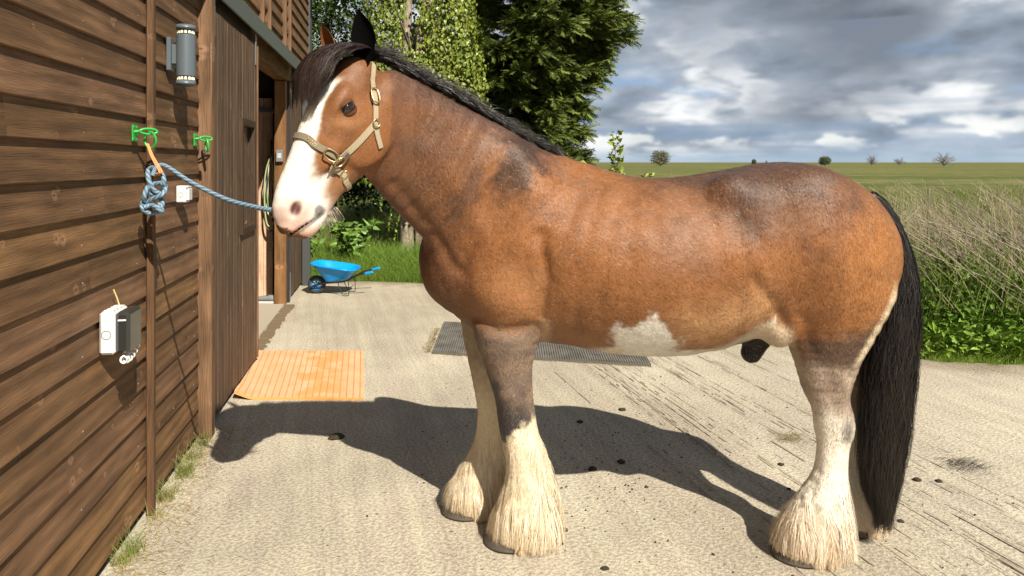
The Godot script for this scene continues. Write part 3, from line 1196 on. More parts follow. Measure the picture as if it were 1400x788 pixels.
func grass_mesh(blades: int, spread: float, height: float, lean: float, wide: float, seed_: int) -> ArrayMesh:
	var r := RandomNumberGenerator.new()
	r.seed = seed_
	var s := Shape.new()
	for k in blades:
		var a := r.randf() * TAU
		var c := Vector3(cos(a), 0, sin(a)) * spread * sqrt(r.randf())
		var h := height * r.randf_range(.45, 1.1)
		var b := r.randf() * TAU
		var d := Vector3(cos(b), 0, sin(b)) * lean * r.randf_range(.2, 1.0)
		var g := r.randf_range(.7, 1.25)
		s.tint = Color(g, g, g * r.randf_range(.8, 1.1))
		var path := []
		for i in 4:
			var t := i / 3.0
			path.append(c + Vector3.UP * h * (t - .25 * t * t * d.length()) + d * h * t * t)
		strand(s, path, wide * r.randf_range(.7, 1.2), wide * .12, Vector3(r.randf_range(-1, 1), .4, 1))
	return s.mesh()

func leafy(c := Color.WHITE, rough := .5, spec := .5, through := .35) -> StandardMaterial3D:
	var m := vmat(rough, spec)
	m.albedo_color = c
	m.backlight_enabled = true
	m.backlight = Color(through * .9, through, through * .35)
	m.cull_mode = BaseMaterial3D.CULL_DISABLED
	return m

func jig(dir: Vector3, size: float, tumble: float) -> Basis:
	var up := (dir + Vector3(rnd(-1, 1), rnd(-1, 1), rnd(-1, 1)) * tumble).normalized()
	var x := up.cross(Vector3(rnd(-1, 1), rnd(-1, 1), rnd(-1, 1))).normalized()
	return Basis(x, up, x.cross(up)) * Basis.from_scale(Vector3.ONE * size)

func tree_base(called: String, label: String, at_: Vector3, group := "") -> Node3D:
	return thing(called, label, "tree", Transform3D(Basis.IDENTITY, at_), group)

func bark(c: Color) -> StandardMaterial3D:
	var m := mat(c, .9)
	m.uv1_triplanar = true
	m.uv1_scale = Vector3(2.2, .6, 2.2)
	m.albedo_texture = noise_tex(141, .02, 4, [[0, Color(.45, .43, .4)], [.5, Color(.8, .78, .74)], [1, Color(1, 1, 1)]], 256)
	m.normal_enabled = true
	m.normal_texture = noise_tex(142, .03, 4, [], 256, true, 6.0)
	return m

func build_trees() -> void:
	var greens := noise(151, .5, 3)
	# ---------------- the conifer
	var base := Vector3(.05, 0, -16.5)
	var t := tree_base("conifer", "tall dark conifer with feathery drooping branches behind the horse's neck", base)
	var s := Shape.new()
	var trunk := []
	var rad := []
	for i in 16:
		var f := i / 15.0
		trunk.append(Vector3(.12 * sin(f * 4.0), f * 11.0, .1 * cos(f * 3.0)))
		rad.append(lerpf(.24, .03, f))
	s.tube(trunk, rad, 10)
	put("trunk", s, bark(Color(.16, .11, .075)), t)
	s = Shape.new()
	var xs := []
	var cs := []
	var xs2 := []
	var cs2 := []
	for k in 270:
		var h := rnd(.8, 8.8)
		var az := rnd(0, TAU)
		if k % 3 == 0: az = rnd(-.6, .6)                      # fuller towards the open field
		var L: float = table([[.8, 1.4], [2.0, 1.65], [3.0, 1.65], [4.1, 2.35], [5.3, 2.2], [7.5, 1.7], [9.8, .6]], h) * rnd(.62, 1.06)
		var dir := Vector3(cos(az), 0, sin(az))
		var rise := rnd(.15, .55)
		var pts := []
		var n := 9
		for i in n + 1:
			var f := i / float(n)
			pts.append(Vector3(0, h, 0) + dir * L * f + Vector3.UP * (rise * L * (f - .55 * f * f) + .05 * sin(f * 9.0 + k)) + dir.cross(Vector3.UP) * .12 * sin(f * 5.0 + k))
		var rr := []
		for i in n + 1:
			rr.append(lerpf(.035, .004, i / float(n)))
		s.tube(pts, rr, 5, false)
		var m := int(54 * L)
		for q in m:
			var f := pow(rng.randf(), .62) * .98 + .02
			if f < .10: continue
			var i := mini(int(f * n), n - 1)
			var p: Vector3 = pts[i].lerp(pts[i + 1], f * n - i)
			var fwd: Vector3 = (pts[i + 1] - pts[i]).normalized()
			var side := fwd.cross(Vector3.UP).normalized()
			var d := (fwd * rnd(.5, 1.2) + side * rnd(-1.0, 1.0) + Vector3.UP * rnd(-.6, .45)).normalized()
			var size := rnd(.36, .72) * (1.0 - .35 * f)
			var up := (Vector3.UP + Vector3(rnd(-1.1, 1.1), 0, rnd(-1.1, 1.1))).normalized()
			var bz := -d
			var bx := up.cross(bz).normalized()
			var B := Basis(bx, bz.cross(bx), bz) * Basis.from_scale(Vector3.ONE * size)
			var g := (1.0 + .4 * greens.get_noise_3dv(p * 1.4)) * rnd(.75, 1.2)
			var col := Color(.11, .16, .036).lerp(Color(.19, .205, .040), rng.randf() * .6) * g
			if q % 2: xs.append(Transform3D(B, p)); cs.append(col)
			else: xs2.append(Transform3D(B, p)); cs2.append(col)
	put("limbs", s, bark(Color(.27, .21, .15)), t)
	scatter("crown", spray_mesh(3), leafy(Color.WHITE, .6, .3, .2), xs, cs, t)
	scatter("crown", spray_mesh(4), leafy(Color.WHITE, .6, .3, .2), xs2, cs2, t)
	# ---------------- the ivy-clad tree
	base = Vector3(-1.62, 0, -13.0)
	t = tree_base("ivy_clad_tree", "pale trunked tree smothered in sunlit yellow green ivy behind the horse's mane", base)
	var stems := [[Vector3(-.22, 0, 0), Vector3(-.25, 2.0, .02), Vector3(-.22, 4.0, .05), Vector3(-.19, 6.5, .0), Vector3(-.3, 8.5, 0)], [Vector3(.05, 0, .05), Vector3(-.02, 2.2, .05), Vector3(.02, 3.6, .12), Vector3(.16, 4.6, .14), Vector3(.30, 6.0, .1), Vector3(.5, 8.0, 0)]]
	for q in 2:
		s = Shape.new()
		var sp := spline(stems[q], 5)
		var r2 := []
		for i in sp.size():
			r2.append(lerpf(.125, .045, i / float(sp.size())) * (1.0 + .10 * sin(i * 1.7 + q)))
		s.tube(sp, r2, 10)
		put("trunk", s, bark(Color(.44, .385, .31)), t)
	s = Shape.new()
	for k in 14:
		var h := rnd(3.2, 7.6)
		var a := rnd(0, TAU)
		var p := Vector3(-.1, h, .05)
		var d := Vector3(cos(a), rnd(.3, .9), sin(a)).normalized()
		s.tube(spline([p, p + d * .5, p + d * .9 + Vector3(0, rnd(-.1, .2), 0), p + d * 1.4], 3), [.03, .028, .026, .024, .02, .016, .012, .010, .007, .004], 5, false)
	put("limbs", s, bark(Color(.34, .28, .22)), t)
	xs = []
	cs = []
	# columns of ivy: centre x, z, radius, bottom, top
	for q in [[-.62, .05, .36, 1.3, 6.2, 3800], [.52, .10, .46, 1.2, 4.75, 4400], [.02, .12, .56, 1.1, 3.55, 4400], [-.25, -.15, .62, 2.2, 5.6, 2800], [.82, .0, .32, 1.2, 3.7, 1900], [.25, -.3, .5, 4.5, 6.6, 1200], [-.05, -.5, 1.0, 1.5, 6.0, 2400]]:
		for k in q[5]:
			var a := rnd(0, TAU)
			var h := rnd(q[3], q[4])
			var w: float = q[2] * (1.0 + .35 * greens.get_noise_3d(cos(a) * 1.5 + q[0], h * 1.3, sin(a) * 1.5)) * sm(0, .5, q[4] - h + .15)
			var rr := w * (rnd(.80, 1.06) if k % 4 else rnd(.5, 1.2))
			var dir := Vector3(cos(a), 0, sin(a))
			var p := Vector3(q[0], h, q[1]) + dir * rr
			if p.z > .05 and p.y > 3.7 and absf(p.x + .08) < .13 + .05 * sin(h * 4.0):
				continue
			var nrm := (dir + Vector3(rnd(-.7, .7), rnd(-.1, .8), rnd(-.7, .7))).normalized()
			var up := (Vector3.DOWN + Vector3(rnd(-.6, .6), 0, rnd(-.6, .6)))
			up = (up - nrm * up.dot(nrm)).normalized()
			xs.append(Transform3D(Basis(up.cross(nrm), up, nrm) * Basis.from_scale(Vector3.ONE * rnd(.55, 1.25)), p))
			var g := rnd(.7, 1.3) * (1.0 + .35 * greens.get_noise_3dv(p * 2.0))
			cs.append(Color(.125, .180, .022).lerp(Color(.215, .235, .036), rng.randf() * .8) * g)
	for k in 9:                                            # trailing strands
		var x := rnd(-1.0, .9)
		var bottom := rnd(.25, 1.0)
		for i in 60:
			var h := lerpf(1.5, bottom, i / 60.0)
			xs.append(Transform3D(jig(Vector3(rnd(-.4, .4), -.6, .8), rnd(.4, .9), .4), Vector3(x + .05 * sin(h * 5.0 + k), h, .35 + rnd(-.05, .05))))
			cs.append(Color(.15, .22, .03) * rnd(.7, 1.3))
	var ivy := leafy(Color.WHITE, .38, .45, .25)
	scatter("ivy", leaf_mesh(.068, .060, .25), ivy, xs, cs, t)
	# ---------------- broad dark tree over the stable's end
	broad_tree("broad_dark_tree", "dark leafy tree showing between the stable's gable and the horse's ears", Vector3(-3.9, 0, -15.6), 5200, Color(.052, .098, .020), [[0, 4.2, 0, 1.15], [-.6, 3.2, .3, .9], [.45, 3.1, .1, .75], [.1, 5.6, 0, 1.2], [-1.2, 4.6, 0, 1.0]], .075, greens)
	broad_tree("evergreen_tree", "dark evergreen behind the ivy clad tree, its foot in deep shade", Vector3(-2.3, 0, -18.0), 6500, Color(.032, .058, .018), [[0, 2.0, 0, 1.3], [1.3, 1.6, .3, 1.1], [-1.3, 1.5, .4, 1.1], [.2, 3.6, 0, 1.3], [2.4, 2.2, 0, 1.2], [-2.4, 2.0, 0, 1.2]], .10, greens)
	# ---------------- young shoots at the edge of the yard
	t = tree_base("young_poplar", "slim leafy sapling rising above the horse's back", Vector3(1.12, 0, -8.75))
	s = Shape.new()
	xs = []
	cs = []
	for q in [[0.0, .02, 2.0, .10], [.12, -.05, 1.72, -.02], [-.08, .05, 1.66, -.10], [.2, .1, 1.5, .16], [-.2, 0, 1.35, -.15]]:
		var pts := []
		for i in 9:
			var f := i / 8.0
			pts.append(Vector3(q[0] * .4 + q[3] * f * 1.2 + q[0] * f, q[2] * f, q[1] + .04 * sin(f * 5.0)))
		s.tube(pts, [.014, .013, .012, .011, .009, .008, .006, .004, .002], 6)
		for k in 170:
			var f := rnd(.25, 1.0)
			var i := mini(int(f * 8), 7)
			var p: Vector3 = pts[i].lerp(pts[i + 1], f * 8 - i)
			var a := rnd(0, TAU)
			var d := Vector3(cos(a), rnd(.1, .9), sin(a))
			xs.append(Transform3D(jig(d, rnd(.8, 1.5) * (1.15 - f * .4), .3), p + d * .035))
			cs.append(Color(.15, .23, .035).lerp(Color(.24, .26, .05), rng.randf()) * rnd(.75, 1.2))
	put("stem", s, bark(Color(.2, .16, .1)), t)
	scatter("leaves", leaf_mesh(.075, .055, .3), leafy(), xs, cs, t)
	far_trees()

func broad_tree(called: String, label: String, base: Vector3, count: int, col: Color, balls: Array, leaf: float, greens: FastNoiseLite) -> void:
	var t := tree_base(called, label, base)
	var s := Shape.new()
	s.tube(spline([Vector3(0, 0, 0), Vector3(.06, 1.4, 0), Vector3(-.05, 2.8, .05), Vector3(.0, 5.0, 0)], 4), [.17, .165, .16, .155, .15, .14, .13, .12, .11, .09, .07, .05, .03], 9)
	put("trunk", s, bark(Color(.07, .055, .042)), t)
	s = Shape.new()
	for b in balls:
		for k in 5:
			var c := Vector3(b[0], b[1], b[2])
			var e: Vector3 = c + Vector3(rnd(-1, 1), rnd(-.6, 1), rnd(-1, 1)).normalized() * b[3] * .85
			s.tube(spline([Vector3(0, maxf(.6, b[1] - 1.2), 0), c * .6 + Vector3(0, b[1] * .25, 0), e], 4), [.05, .045, .04, .034, .028, .022, .016, .010, .005], 5, false)
	put("limbs", s, bark(Color(.085, .068, .05)), t)
	var xs := []
	var cs := []
	for k in count / 3:
		var b: Array = balls[k % balls.size()]
		var d := Vector3(rnd(-1, 1), rnd(-1, 1), rnd(-1, 1)).normalized()
		var lump := greens.get_noise_3dv(d * 2.6 + Vector3(b[0], b[1], b[2]))
		var r: float = b[3] * (.80 + lump * .75) * pow(rng.randf(), .28)
		var p := Vector3(b[0], b[1], b[2]) + d * r
		if p.y < .3: continue
		xs.append(Transform3D(jig(d + Vector3.DOWN * .3, rnd(.75, 1.3), .7), p))
		cs.append(col * (rnd(.65, 1.35) * (1.0 + .5 * lump)))
	scatter("crown", bunch_mesh(12, leaf * 2.2, leaf, 5), leafy(Color.WHITE, .45, .5, .25), xs, cs, t)

func far_trees() -> void:
	var spots := [[903, 201, 300, "pale leafy tree alone on the horizon above the dip of the horse's back", 1, 1.0], [1128, 211, 330, "small round dark green tree on the horizon above the croup", 2, .95], [1192, 208, 330, "thin bare tree on the horizon right of the round green one", 0, .9],
		[1230, 212, 360, "smallest bare bush on the horizon between two bare trees", 0, 1.2], [1291, 203, 300, "wide bare tree standing farthest right on the horizon", 0, 1.35], [1031, 216, 340, "tiny dark bush on the horizon just left of the croup", 2, .5], [1048, 217, 350, "tiny bare sapling on the horizon beside the dark bush", 0, .45]]
	var k := 0
	for q in spots:
		var p := at(q[0], 222, q[2])
		var h: float = (222 - q[1]) / LENS * q[2] + EYE
		var t := tree_base("distant_tree", q[3], Vector3(p.x, -h * .17, p.z), "trees along the horizon")
		var s := Shape.new()
		s.tube([Vector3.ZERO, Vector3(.05, h * .3, 0), Vector3(0, h * .6, 0)], [h * .035, h * .03, h * .015], 7)
		put("trunk", s, mat(Color(.17, .155, .14), .9), t)
		s = Shape.new()
		var wide: float = h * .55 * q[5]
		var r := RandomNumberGenerator.new()
		r.seed = 900 + k
		for b in 46:
			var a := r.randf() * TAU
			var el := r.randf_range(.05, 1.35)
			var d := Vector3(cos(a) * cos(el) * wide, sin(el) * h * .62, sin(a) * cos(el) * wide)
			var o := Vector3(0, h * r.randf_range(.22, .42), 0)
			var e := o + d * r.randf_range(.75, 1.0)
			s.tube([o, o.lerp(e, .5) + Vector3(r.randf_range(-.1, .1), .06, 0) * h, e], [h * .012, h * .008, h * .004], 4, false)
			for w in 5:
				var f := r.randf_range(.4, 1.0)
				var b0 := o.lerp(e, f)
				s.tube([b0, b0 + (d.normalized() + Vector3(r.randf_range(-1, 1), r.randf_range(-.2, .9), r.randf_range(-1, 1))) * h * .12], [h * .005, h * .002], 3, false)
		put("limbs", s, mat(Color(.20, .185, .17), .9), t)
		if q[4] > 0:
			var xs := []
			var cs := []
			for b in (420 if q[4] == 2 else 240):
				var d := Vector3(r.randf_range(-1, 1), r.randf_range(-1, 1), r.randf_range(-1, 1)).normalized() * pow(r.randf(), .35)
				xs.append(Transform3D(Basis.from_euler(Vector3(r.randf() * 6, r.randf() * 6, 0)) * Basis.from_scale(Vector3.ONE * h * .16), Vector3(d.x * wide * .95, h * .62 + d.y * h * .38, d.z * wide * .95)))
				cs.append((Color(.16, .165, .09) if q[4] == 1 else Color(.11, .14, .065)) * r.randf_range(.7, 1.3))
			scatter("crown", bunch_mesh(9, .5, .34, 8), leafy(Color.WHITE, .7, .2, .2), xs, cs, t)
		k += 1

# ------------------------------------------------------------------ verge: grass, brambles, dead stalks
func build_bank() -> void:
	var clumpy := noise(161, .55, 3)
	var gm := leafy(Color.WHITE, .55, .35, .4)
	# rough grass in the field
	var xs := []
	var cs := []
	for k in 26000:
		var f := pow(rng.randf(), 2.0)
		var d := lerpf(.35, 34.0, f)
		var x := rnd(-.35, .95) * (8.0 + d) + (2.0 if k % 2 else 0.0)
		var z := edge_z(x) + d
		if x < -.6 and z < 13.0 or x > .6 and d < .9: continue
		var n := clumpy.get_noise_2d(x * .35, z * .35)
		var s := rnd(.7, 1.35) * (1.0 + n * .5) * lerpf(1.15, .75, f)
		xs.append(Transform3D(Basis(Vector3.UP, rnd(0, TAU)) * Basis.from_scale(Vector3(s * 1.1, s, s * 1.1)), Vector3(x, -.03, -z)))
		var dry := clampf(.35 + n * 1.0 + rnd(-.3, .3), 0, 1)
		cs.append(Color(.125, .185, .036).lerp(Color(.30, .26, .12), dry * .7) * rnd(.75, 1.2))
	# taller tufts among the stalks of the bank
	for k in 4600:
		var x := rnd(1.3, 9.5)
		var deep := rnd(.55, 3.4)
		var z := edge_z(x) + deep
		var n := clumpy.get_noise_2d(x * .9, z * .9)
		var s := rnd(1.0, 1.85) * (1.0 + n * .5)
		xs.append(Transform3D(Basis(Vector3.UP, rnd(0, TAU)) * Basis.from_scale(Vector3(s * .8, s, s * .8)), Vector3(x, -.03, -z)))
		cs.append(Color(.120, .195, .034).lerp(Color(.23, .24, .075), clampf(.3 + n + rnd(-.3, .3), 0, 1) * .8) * rnd(.75, 1.25))
	tag(scatter("field_grass", grass_mesh(16, .22, .55, .6, .010, 21), gm, xs, cs), "rough green and straw coloured grass growing in the field", "grass", "", "stuff")
	# fresh grass along the yard's far end and the foot of the bank
	xs = []
	cs = []
	for k in 3800:
		var x := rnd(-4.4, 1.4)
		var z := edge_z(x) + pow(rng.randf(), 1.4) * 1.7 - .03
		var s := rnd(.7, 1.3) * sm(-.1, .8, z - edge_z(x) + .35)
		xs.append(Transform3D(Basis(Vector3.UP, rnd(0, TAU)) * Basis.from_scale(Vector3(s, s, s)), Vector3(x, -.02, -z)))
		cs.append(Color(.105, .215, .024).lerp(Color(.17, .24, .035), rng.randf()) * rnd(.75, 1.2))
	for k in 4200:
		var x := rnd(1.4, 10.0)
		var z := edge_z(x) + pow(rng.randf(), 1.3) * .7 - .06
		var s := rnd(.25, .80) * sm(-.1, .4, z - edge_z(x) + .12)
		xs.append(Transform3D(Basis(Vector3.UP, rnd(0, TAU)) * Basis.from_scale(Vector3(s, s * .8, s)), Vector3(x, -.02, -z)))
		cs.append(Color(.15, .27, .03).lerp(Color(.24, .31, .045), rng.randf()) * rnd(.75, 1.2))
	tag(scatter("verge_grass", grass_mesh(15, .11, .40, .7, .009, 22), gm, xs, cs), "bright green grass along the far edge of the concrete", "grass", "", "stuff")
	# brambles and nettles on the bank
	xs = []
	cs = []
	var xs2 := []
	var cs2 := []
	for k in 56000:
		var x := rnd(1.2, 9.5)
		var deep := pow(rng.randf(), 1.0) * 2.0
		var z := edge_z(x) + .04 + deep
		var top := (.22 + .95 * sm(0.0, 1.3, deep)) * (1.0 + .55 * clumpy.get_noise_2d(x * 1.3, z * 1.3)) * sm(.8, 3.0, x)
		var h := top * pow(rng.randf(), .45)
		if h > .62 + .55 * clumpy.get_noise_2d(x * 2.0, 7.0): continue
		var d := Vector3(rnd(-.6, .6), rnd(-.1, .7), 1.0)
		var T := Transform3D(jig(d, rnd(.6, 1.25), .55), Vector3(x, h, -z))
		var low := sm(.35, .05, h) * sm(.7, .2, deep)
		var col := (Color(.100, .185, .026).lerp(Color(.19, .31, .04), clampf(low + rng.randf() * .4, 0, 1))) * rnd(.65, 1.25)
		if k % 2: xs.append(T); cs.append(col)
		else: xs2.append(T); cs2.append(col)
	tag(scatter("bramble_leaves", leaf_mesh(.054, .040, .3), leafy(Color.WHITE, .5, .35, .3), xs, cs), "low green brambles and nettles covering the bank beside the yard", "brambles", "", "stuff")
	tag(scatter("nettle_leaves", leaf_mesh(.078, .034, .45), leafy(Color.WHITE, .5, .4, .3), xs2, cs2), "narrow nettle leaves mixed through the green bank", "nettles", "", "stuff")
	# dead stalks, all blown over the same way
	var s := Shape.new()
	for k in 1150:
		var x := rnd(2.2, 10.5)
		var deep := rnd(.35, 2.8)
		var z := edge_z(x) + deep
		var n := clumpy.get_noise_2d(x * 1.1 + 30.0, z * .8)
		if n < -.12 and k % 3: continue
		var L := rnd(.6, 1.5)
		var y0 := rnd(.05, .80) * sm(.1, .9, deep) + .12
		var lean := rnd(.35, 1.0) + n * .5
		if k % 6 == 0: lean = rnd(-.5, .4)
		var top := Vector3(-sin(lean) * L, cos(lean) * L, rnd(-.25, .25) * L)
		var p := Vector3(x, y0, -z)
		top.y = minf(top.y, rnd(1.05, 1.5) - p.y)
		var g := rnd(.55, 1.3)
		s.tint = Color(.27 * g, .22 * g, .15 * g).lerp(Color(.25, .235, .20) * g, rng.randf() * .6)
		var path := [p, p + top * .35 + Vector3(0, .03, 0), p + top * .7, p + top]
		s.tube(path, [.0055, .0045, .0032, .0015], 4, false)
		for q in rng.randi_range(0, 3):
			var f := rnd(.35, .95)
			var b := p + top * f
			s.tube([b, b + top.normalized() * .12 + Vector3(rnd(-.1, .1), rnd(-.02, .1), rnd(-.1, .1))], [.003, .0015], 3, false)
	tag(put("dead_stalks", s, vmat(.85, .2)), "tangle of pale dead stalks leaning over the green bank", "dead stalks", "", "stuff")
	s = Shape.new()
	for k in 900:
		var x := rnd(1.8, 10.5)
		var z := edge_z(x) + rnd(.8, 6.0)
		var L := rnd(.7, 1.55)
		var p := Vector3(x, 0, -z)
		var d := Vector3(rnd(-.35, .15), 1, rnd(-.2, .2))
		var g := rnd(.6, 1.2)
		s.tint = Color(.36 * g, .31 * g, .19 * g)
		var tip := p + d * L + Vector3(-.12, -.06, 0) * L
		s.tube([p, p + d * L * .5, p + d * L * .85, tip], [.0035, .003, .0022, .0012], 3, false)
		for q in 5:
			var b := (p + d * L * .78).lerp(tip, q / 5.0)
			s.tube([b, b + Vector3(rnd(-.03, .03), .035, rnd(-.03, .03))], [.0035, .001], 3, false)
	tag(put("seeded_grass", s, vmat(.85, .2)), "tall dry grass stems with seed heads beyond the bank", "dry grass", "", "stuff")
	# leafy weeds by the stable's corner, with dandelions
	for w in [[-3.05, 10.55, .95, "leafy green weed growing at the stable's far corner"], [-2.35, 11.0, .8, "bushy weed behind the tray of the blue wheelbarrow"], [.9, 9.6, .9, "leafy weed hidden mostly behind the horse's shoulder"]]:
		var t := thing("weed", w[3], "weed", Transform3D(Basis.IDENTITY, Vector3(w[0], 0, -w[1])))
		xs = []
		cs = []
		s = Shape.new()
		for k in 16:
			var a := rnd(0, TAU)
			var e := Vector3(cos(a) * rnd(.05, .42), w[2] * rnd(.5, 1.0), sin(a) * rnd(.05, .42))
			var pts := spline([Vector3.ZERO, Vector3(e.x * .3, e.y * .55, e.z * .3), e], 4)
			s.tube(pts, [.007, .007, .006, .006, .005, .004, .004, .003, .002], 4, false)
			for q in 26:
				var i := rng.randi_range(2, 8)
				var b := rnd(0, TAU)
				xs.append(Transform3D(jig(Vector3(cos(b), rnd(-.1, .7), sin(b)), rnd(.7, 1.5), .3), pts[i]))
				cs.append(Color(.115, .21, .03) * rnd(.7, 1.3))
		put("stem", s, mat(Color(.12, .17, .04), .7), t)
		scatter("leaves", leaf_mesh(.11, .055, .35), leafy(), xs, cs, t)
	var k2 := 0
	for q in [[418, 334], [431, 333], [470, 337]]:
		var d := at(q[0] + 35, q[1], 10.9)
		var t := thing("dandelion", ["leftmost yellow dandelion in the grass behind the wheelbarrow", "middle yellow dandelion in the grass behind the wheelbarrow", "rightmost yellow dandelion in the grass behind the wheelbarrow"][k2], "dandelion", Transform3D(Basis.IDENTITY, Vector3(d.x, 0, d.z)), "dandelions in the verge grass")
		s = Shape.new()
		s.tube([Vector3.ZERO, Vector3(.01, d.y * .6, 0), Vector3(0, d.y, 0)], .003, 5)
		put("stem", s, mat(Color(.2, .3, .08)), t)
		s = Shape.new()
		for i in 26:
			var a := TAU * i / 26.0
			var dd := Vector3(cos(a), .35 + .3 * (i % 3), sin(a)).normalized() * .026
			s.tri(Vector3(0, d.y, 0), Vector3(0, d.y, 0) + dd + dd.cross(Vector3.UP) * .2, Vector3(0, d.y, 0) + dd - dd.cross(Vector3.UP) * .2)
		put("flower_head", s, mat(Color(.75, .52, .01), .6), t)
		k2 += 1
	# weeds and straw at the foot of the stable wall
	xs = []
	cs = []
	for k in 250:
		var z := rnd(1.6, 4.35)
		var n := clumpy.get_noise_2d(z * 6.0, 3.0)
		if n < -.05: continue
		var p := on_wall(z, 0, rnd(.02, .09) + rnd(0, .05) * n).origin
		var sz := rnd(.12, .34)
		xs.append(Transform3D(Basis(Vector3.UP, rnd(0, TAU)) * Basis.from_scale(Vector3.ONE * sz), p))
		cs.append(Color(.14, .20, .035).lerp(Color(.34, .27, .11), clampf(rnd(-.3, 1.0), 0, 1)) * rnd(.7, 1.2))
	tag(scatter("wall_foot_grass", grass_mesh(13, .11, .42, .9, .010, 23), gm, xs, cs), "small tufts of grass at the foot of the stable wall", "grass", "", "stuff")
	s = Shape.new()
	for k in 1500:
		var z := rnd(1.6, 4.6)
		var p := on_wall(z, .006, .05 + absf(rng.randfn(0, .11))).origin
		var a := rnd(0, TAU)
		var d := Vector3(cos(a), rnd(-.05, .12), sin(a)) * rnd(.012, .06)
		var g := rnd(.6, 1.25)
		s.tint = Color(.42 * g, .32 * g, .16 * g)
		strand(s, [p - d * .5, p + Vector3(0, .006, 0), p + d * .5], .003, .0015, Vector3.UP)
	tag(put("loose_straw", s, vmat(.8, .3)), "loose straw and chaff along the foot of the stable wall", "straw", "", "stuff")

# ------------------------------------------------------------------ things in the yard
func build_yard_things() -> void:
	orange_mat()
	grey_mat()
	wheelbarrow()
	droppings()

func orange_mat() -> void:
	var c := [Vector3(-1.94, 0, -5.16), Vector3(-1.036, 0, -5.15), Vector3(-1.295, 0, -6.45), Vector3(-2.235, 0, -6.45)]
	var o := thing("rubber_mat", "flat orange rubber mat lying by the sliding door", "mat", Transform3D(Basis.IDENTITY, (c[0] + c[2]) / 2))
	var org := o.position
	var P := func(u: float, v: float, y: float) -> Vector3:
		return (c[0].lerp(c[1], u)).lerp(c[3].lerp(c[2], u), v) - org + Vector3(0, y + .035 * sm(.16, .0, u) * sm(.30, .02, v) + .008 * sm(.05, 0, u), 0)
	var s := Shape.new()
	var wear := noise(201, 2.4, 4)
	var NU := 60
	var NV := 72
	var rows := []
	for j in NV + 1:
		for i in NU + 1:
			var u := i / float(NU)
			var v := j / float(NV)
			var q := wear.get_noise_2d(u * 2.0, v * 2.0)
			var col := Color(.68, .39, .21).lerp(Color(.72, .30, .08), clampf(sm(.45, .62, u + q * .25) * sm(.95, .6, u) * (.7 + q), 0, .7))
			col = col.lerp(Color(.55, .31, .13), clampf(q * .8 - .1, 0, .35))
			col = col.lerp(Color(.74, .47, .28), clampf(-q * 1.1, 0, .5))
			s.tint = col
			s.vert(P.call(u, v, .018), Vector3.UP, Vector2(u * .92, v * 1.3))
	for j in NV:
		for i in NU:
			var a := j * (NU + 1) + i
			for q in [a, a + NU + 1, a + NU + 2, a, a + NU + 2, a + 1]:
				s.ix.append(q)
	s.tint = Color(.70, .33, .10)
	for k in 20:
		var a := k / 20.0
		var b := (k + 1) / 20.0
		s.quad(P.call(a, 0, .001), P.call(b, 0, .001), P.call(b, 0, .018), P.call(a, 0, .018))
		s.quad(P.call(1, a, .001), P.call(1, b, .001), P.call(1, b, .018), P.call(1, a, .018))
		s.quad(P.call(b, 1, .001), P.call(a, 1, .001), P.call(a, 1, .018), P.call(b, 1, .018))
		s.quad(P.call(0, b, .001), P.call(0, a, .001), P.call(0, a, .018), P.call(0, b, .018))
	put("mat_slab", s, vmat(.62, .4), o)
	# moulded bars that cross the mat both ways
	s = Shape.new()
	for k in 19:
		var u := (k + .5) / 19.0
		for j in 24:
			var v0 := j / 24.0 + .004
			var v1 := (j + 1) / 24.0 - .004
			s.tint = Color(.56, .25, .12) * rnd(.9, 1.08)
			var w := .0042
			s.quad(P.call(u - w, v0, .0178), P.call(u + w, v0, .0178), P.call(u + w, v1, .0178) + Vector3.UP * .0, P.call(u - w, v1, .0178))
			s.quad(P.call(u - w, v0, .0182), P.call(u, v0, .0206), P.call(u, v1, .0206), P.call(u - w, v1, .0182))
			s.quad(P.call(u, v0, .0206), P.call(u + w, v0, .0182), P.call(u + w, v1, .0182), P.call(u, v1, .0206))
	put("moulded_bars", s, vmat(.6, .4), o).set_meta("kind", "stuff")

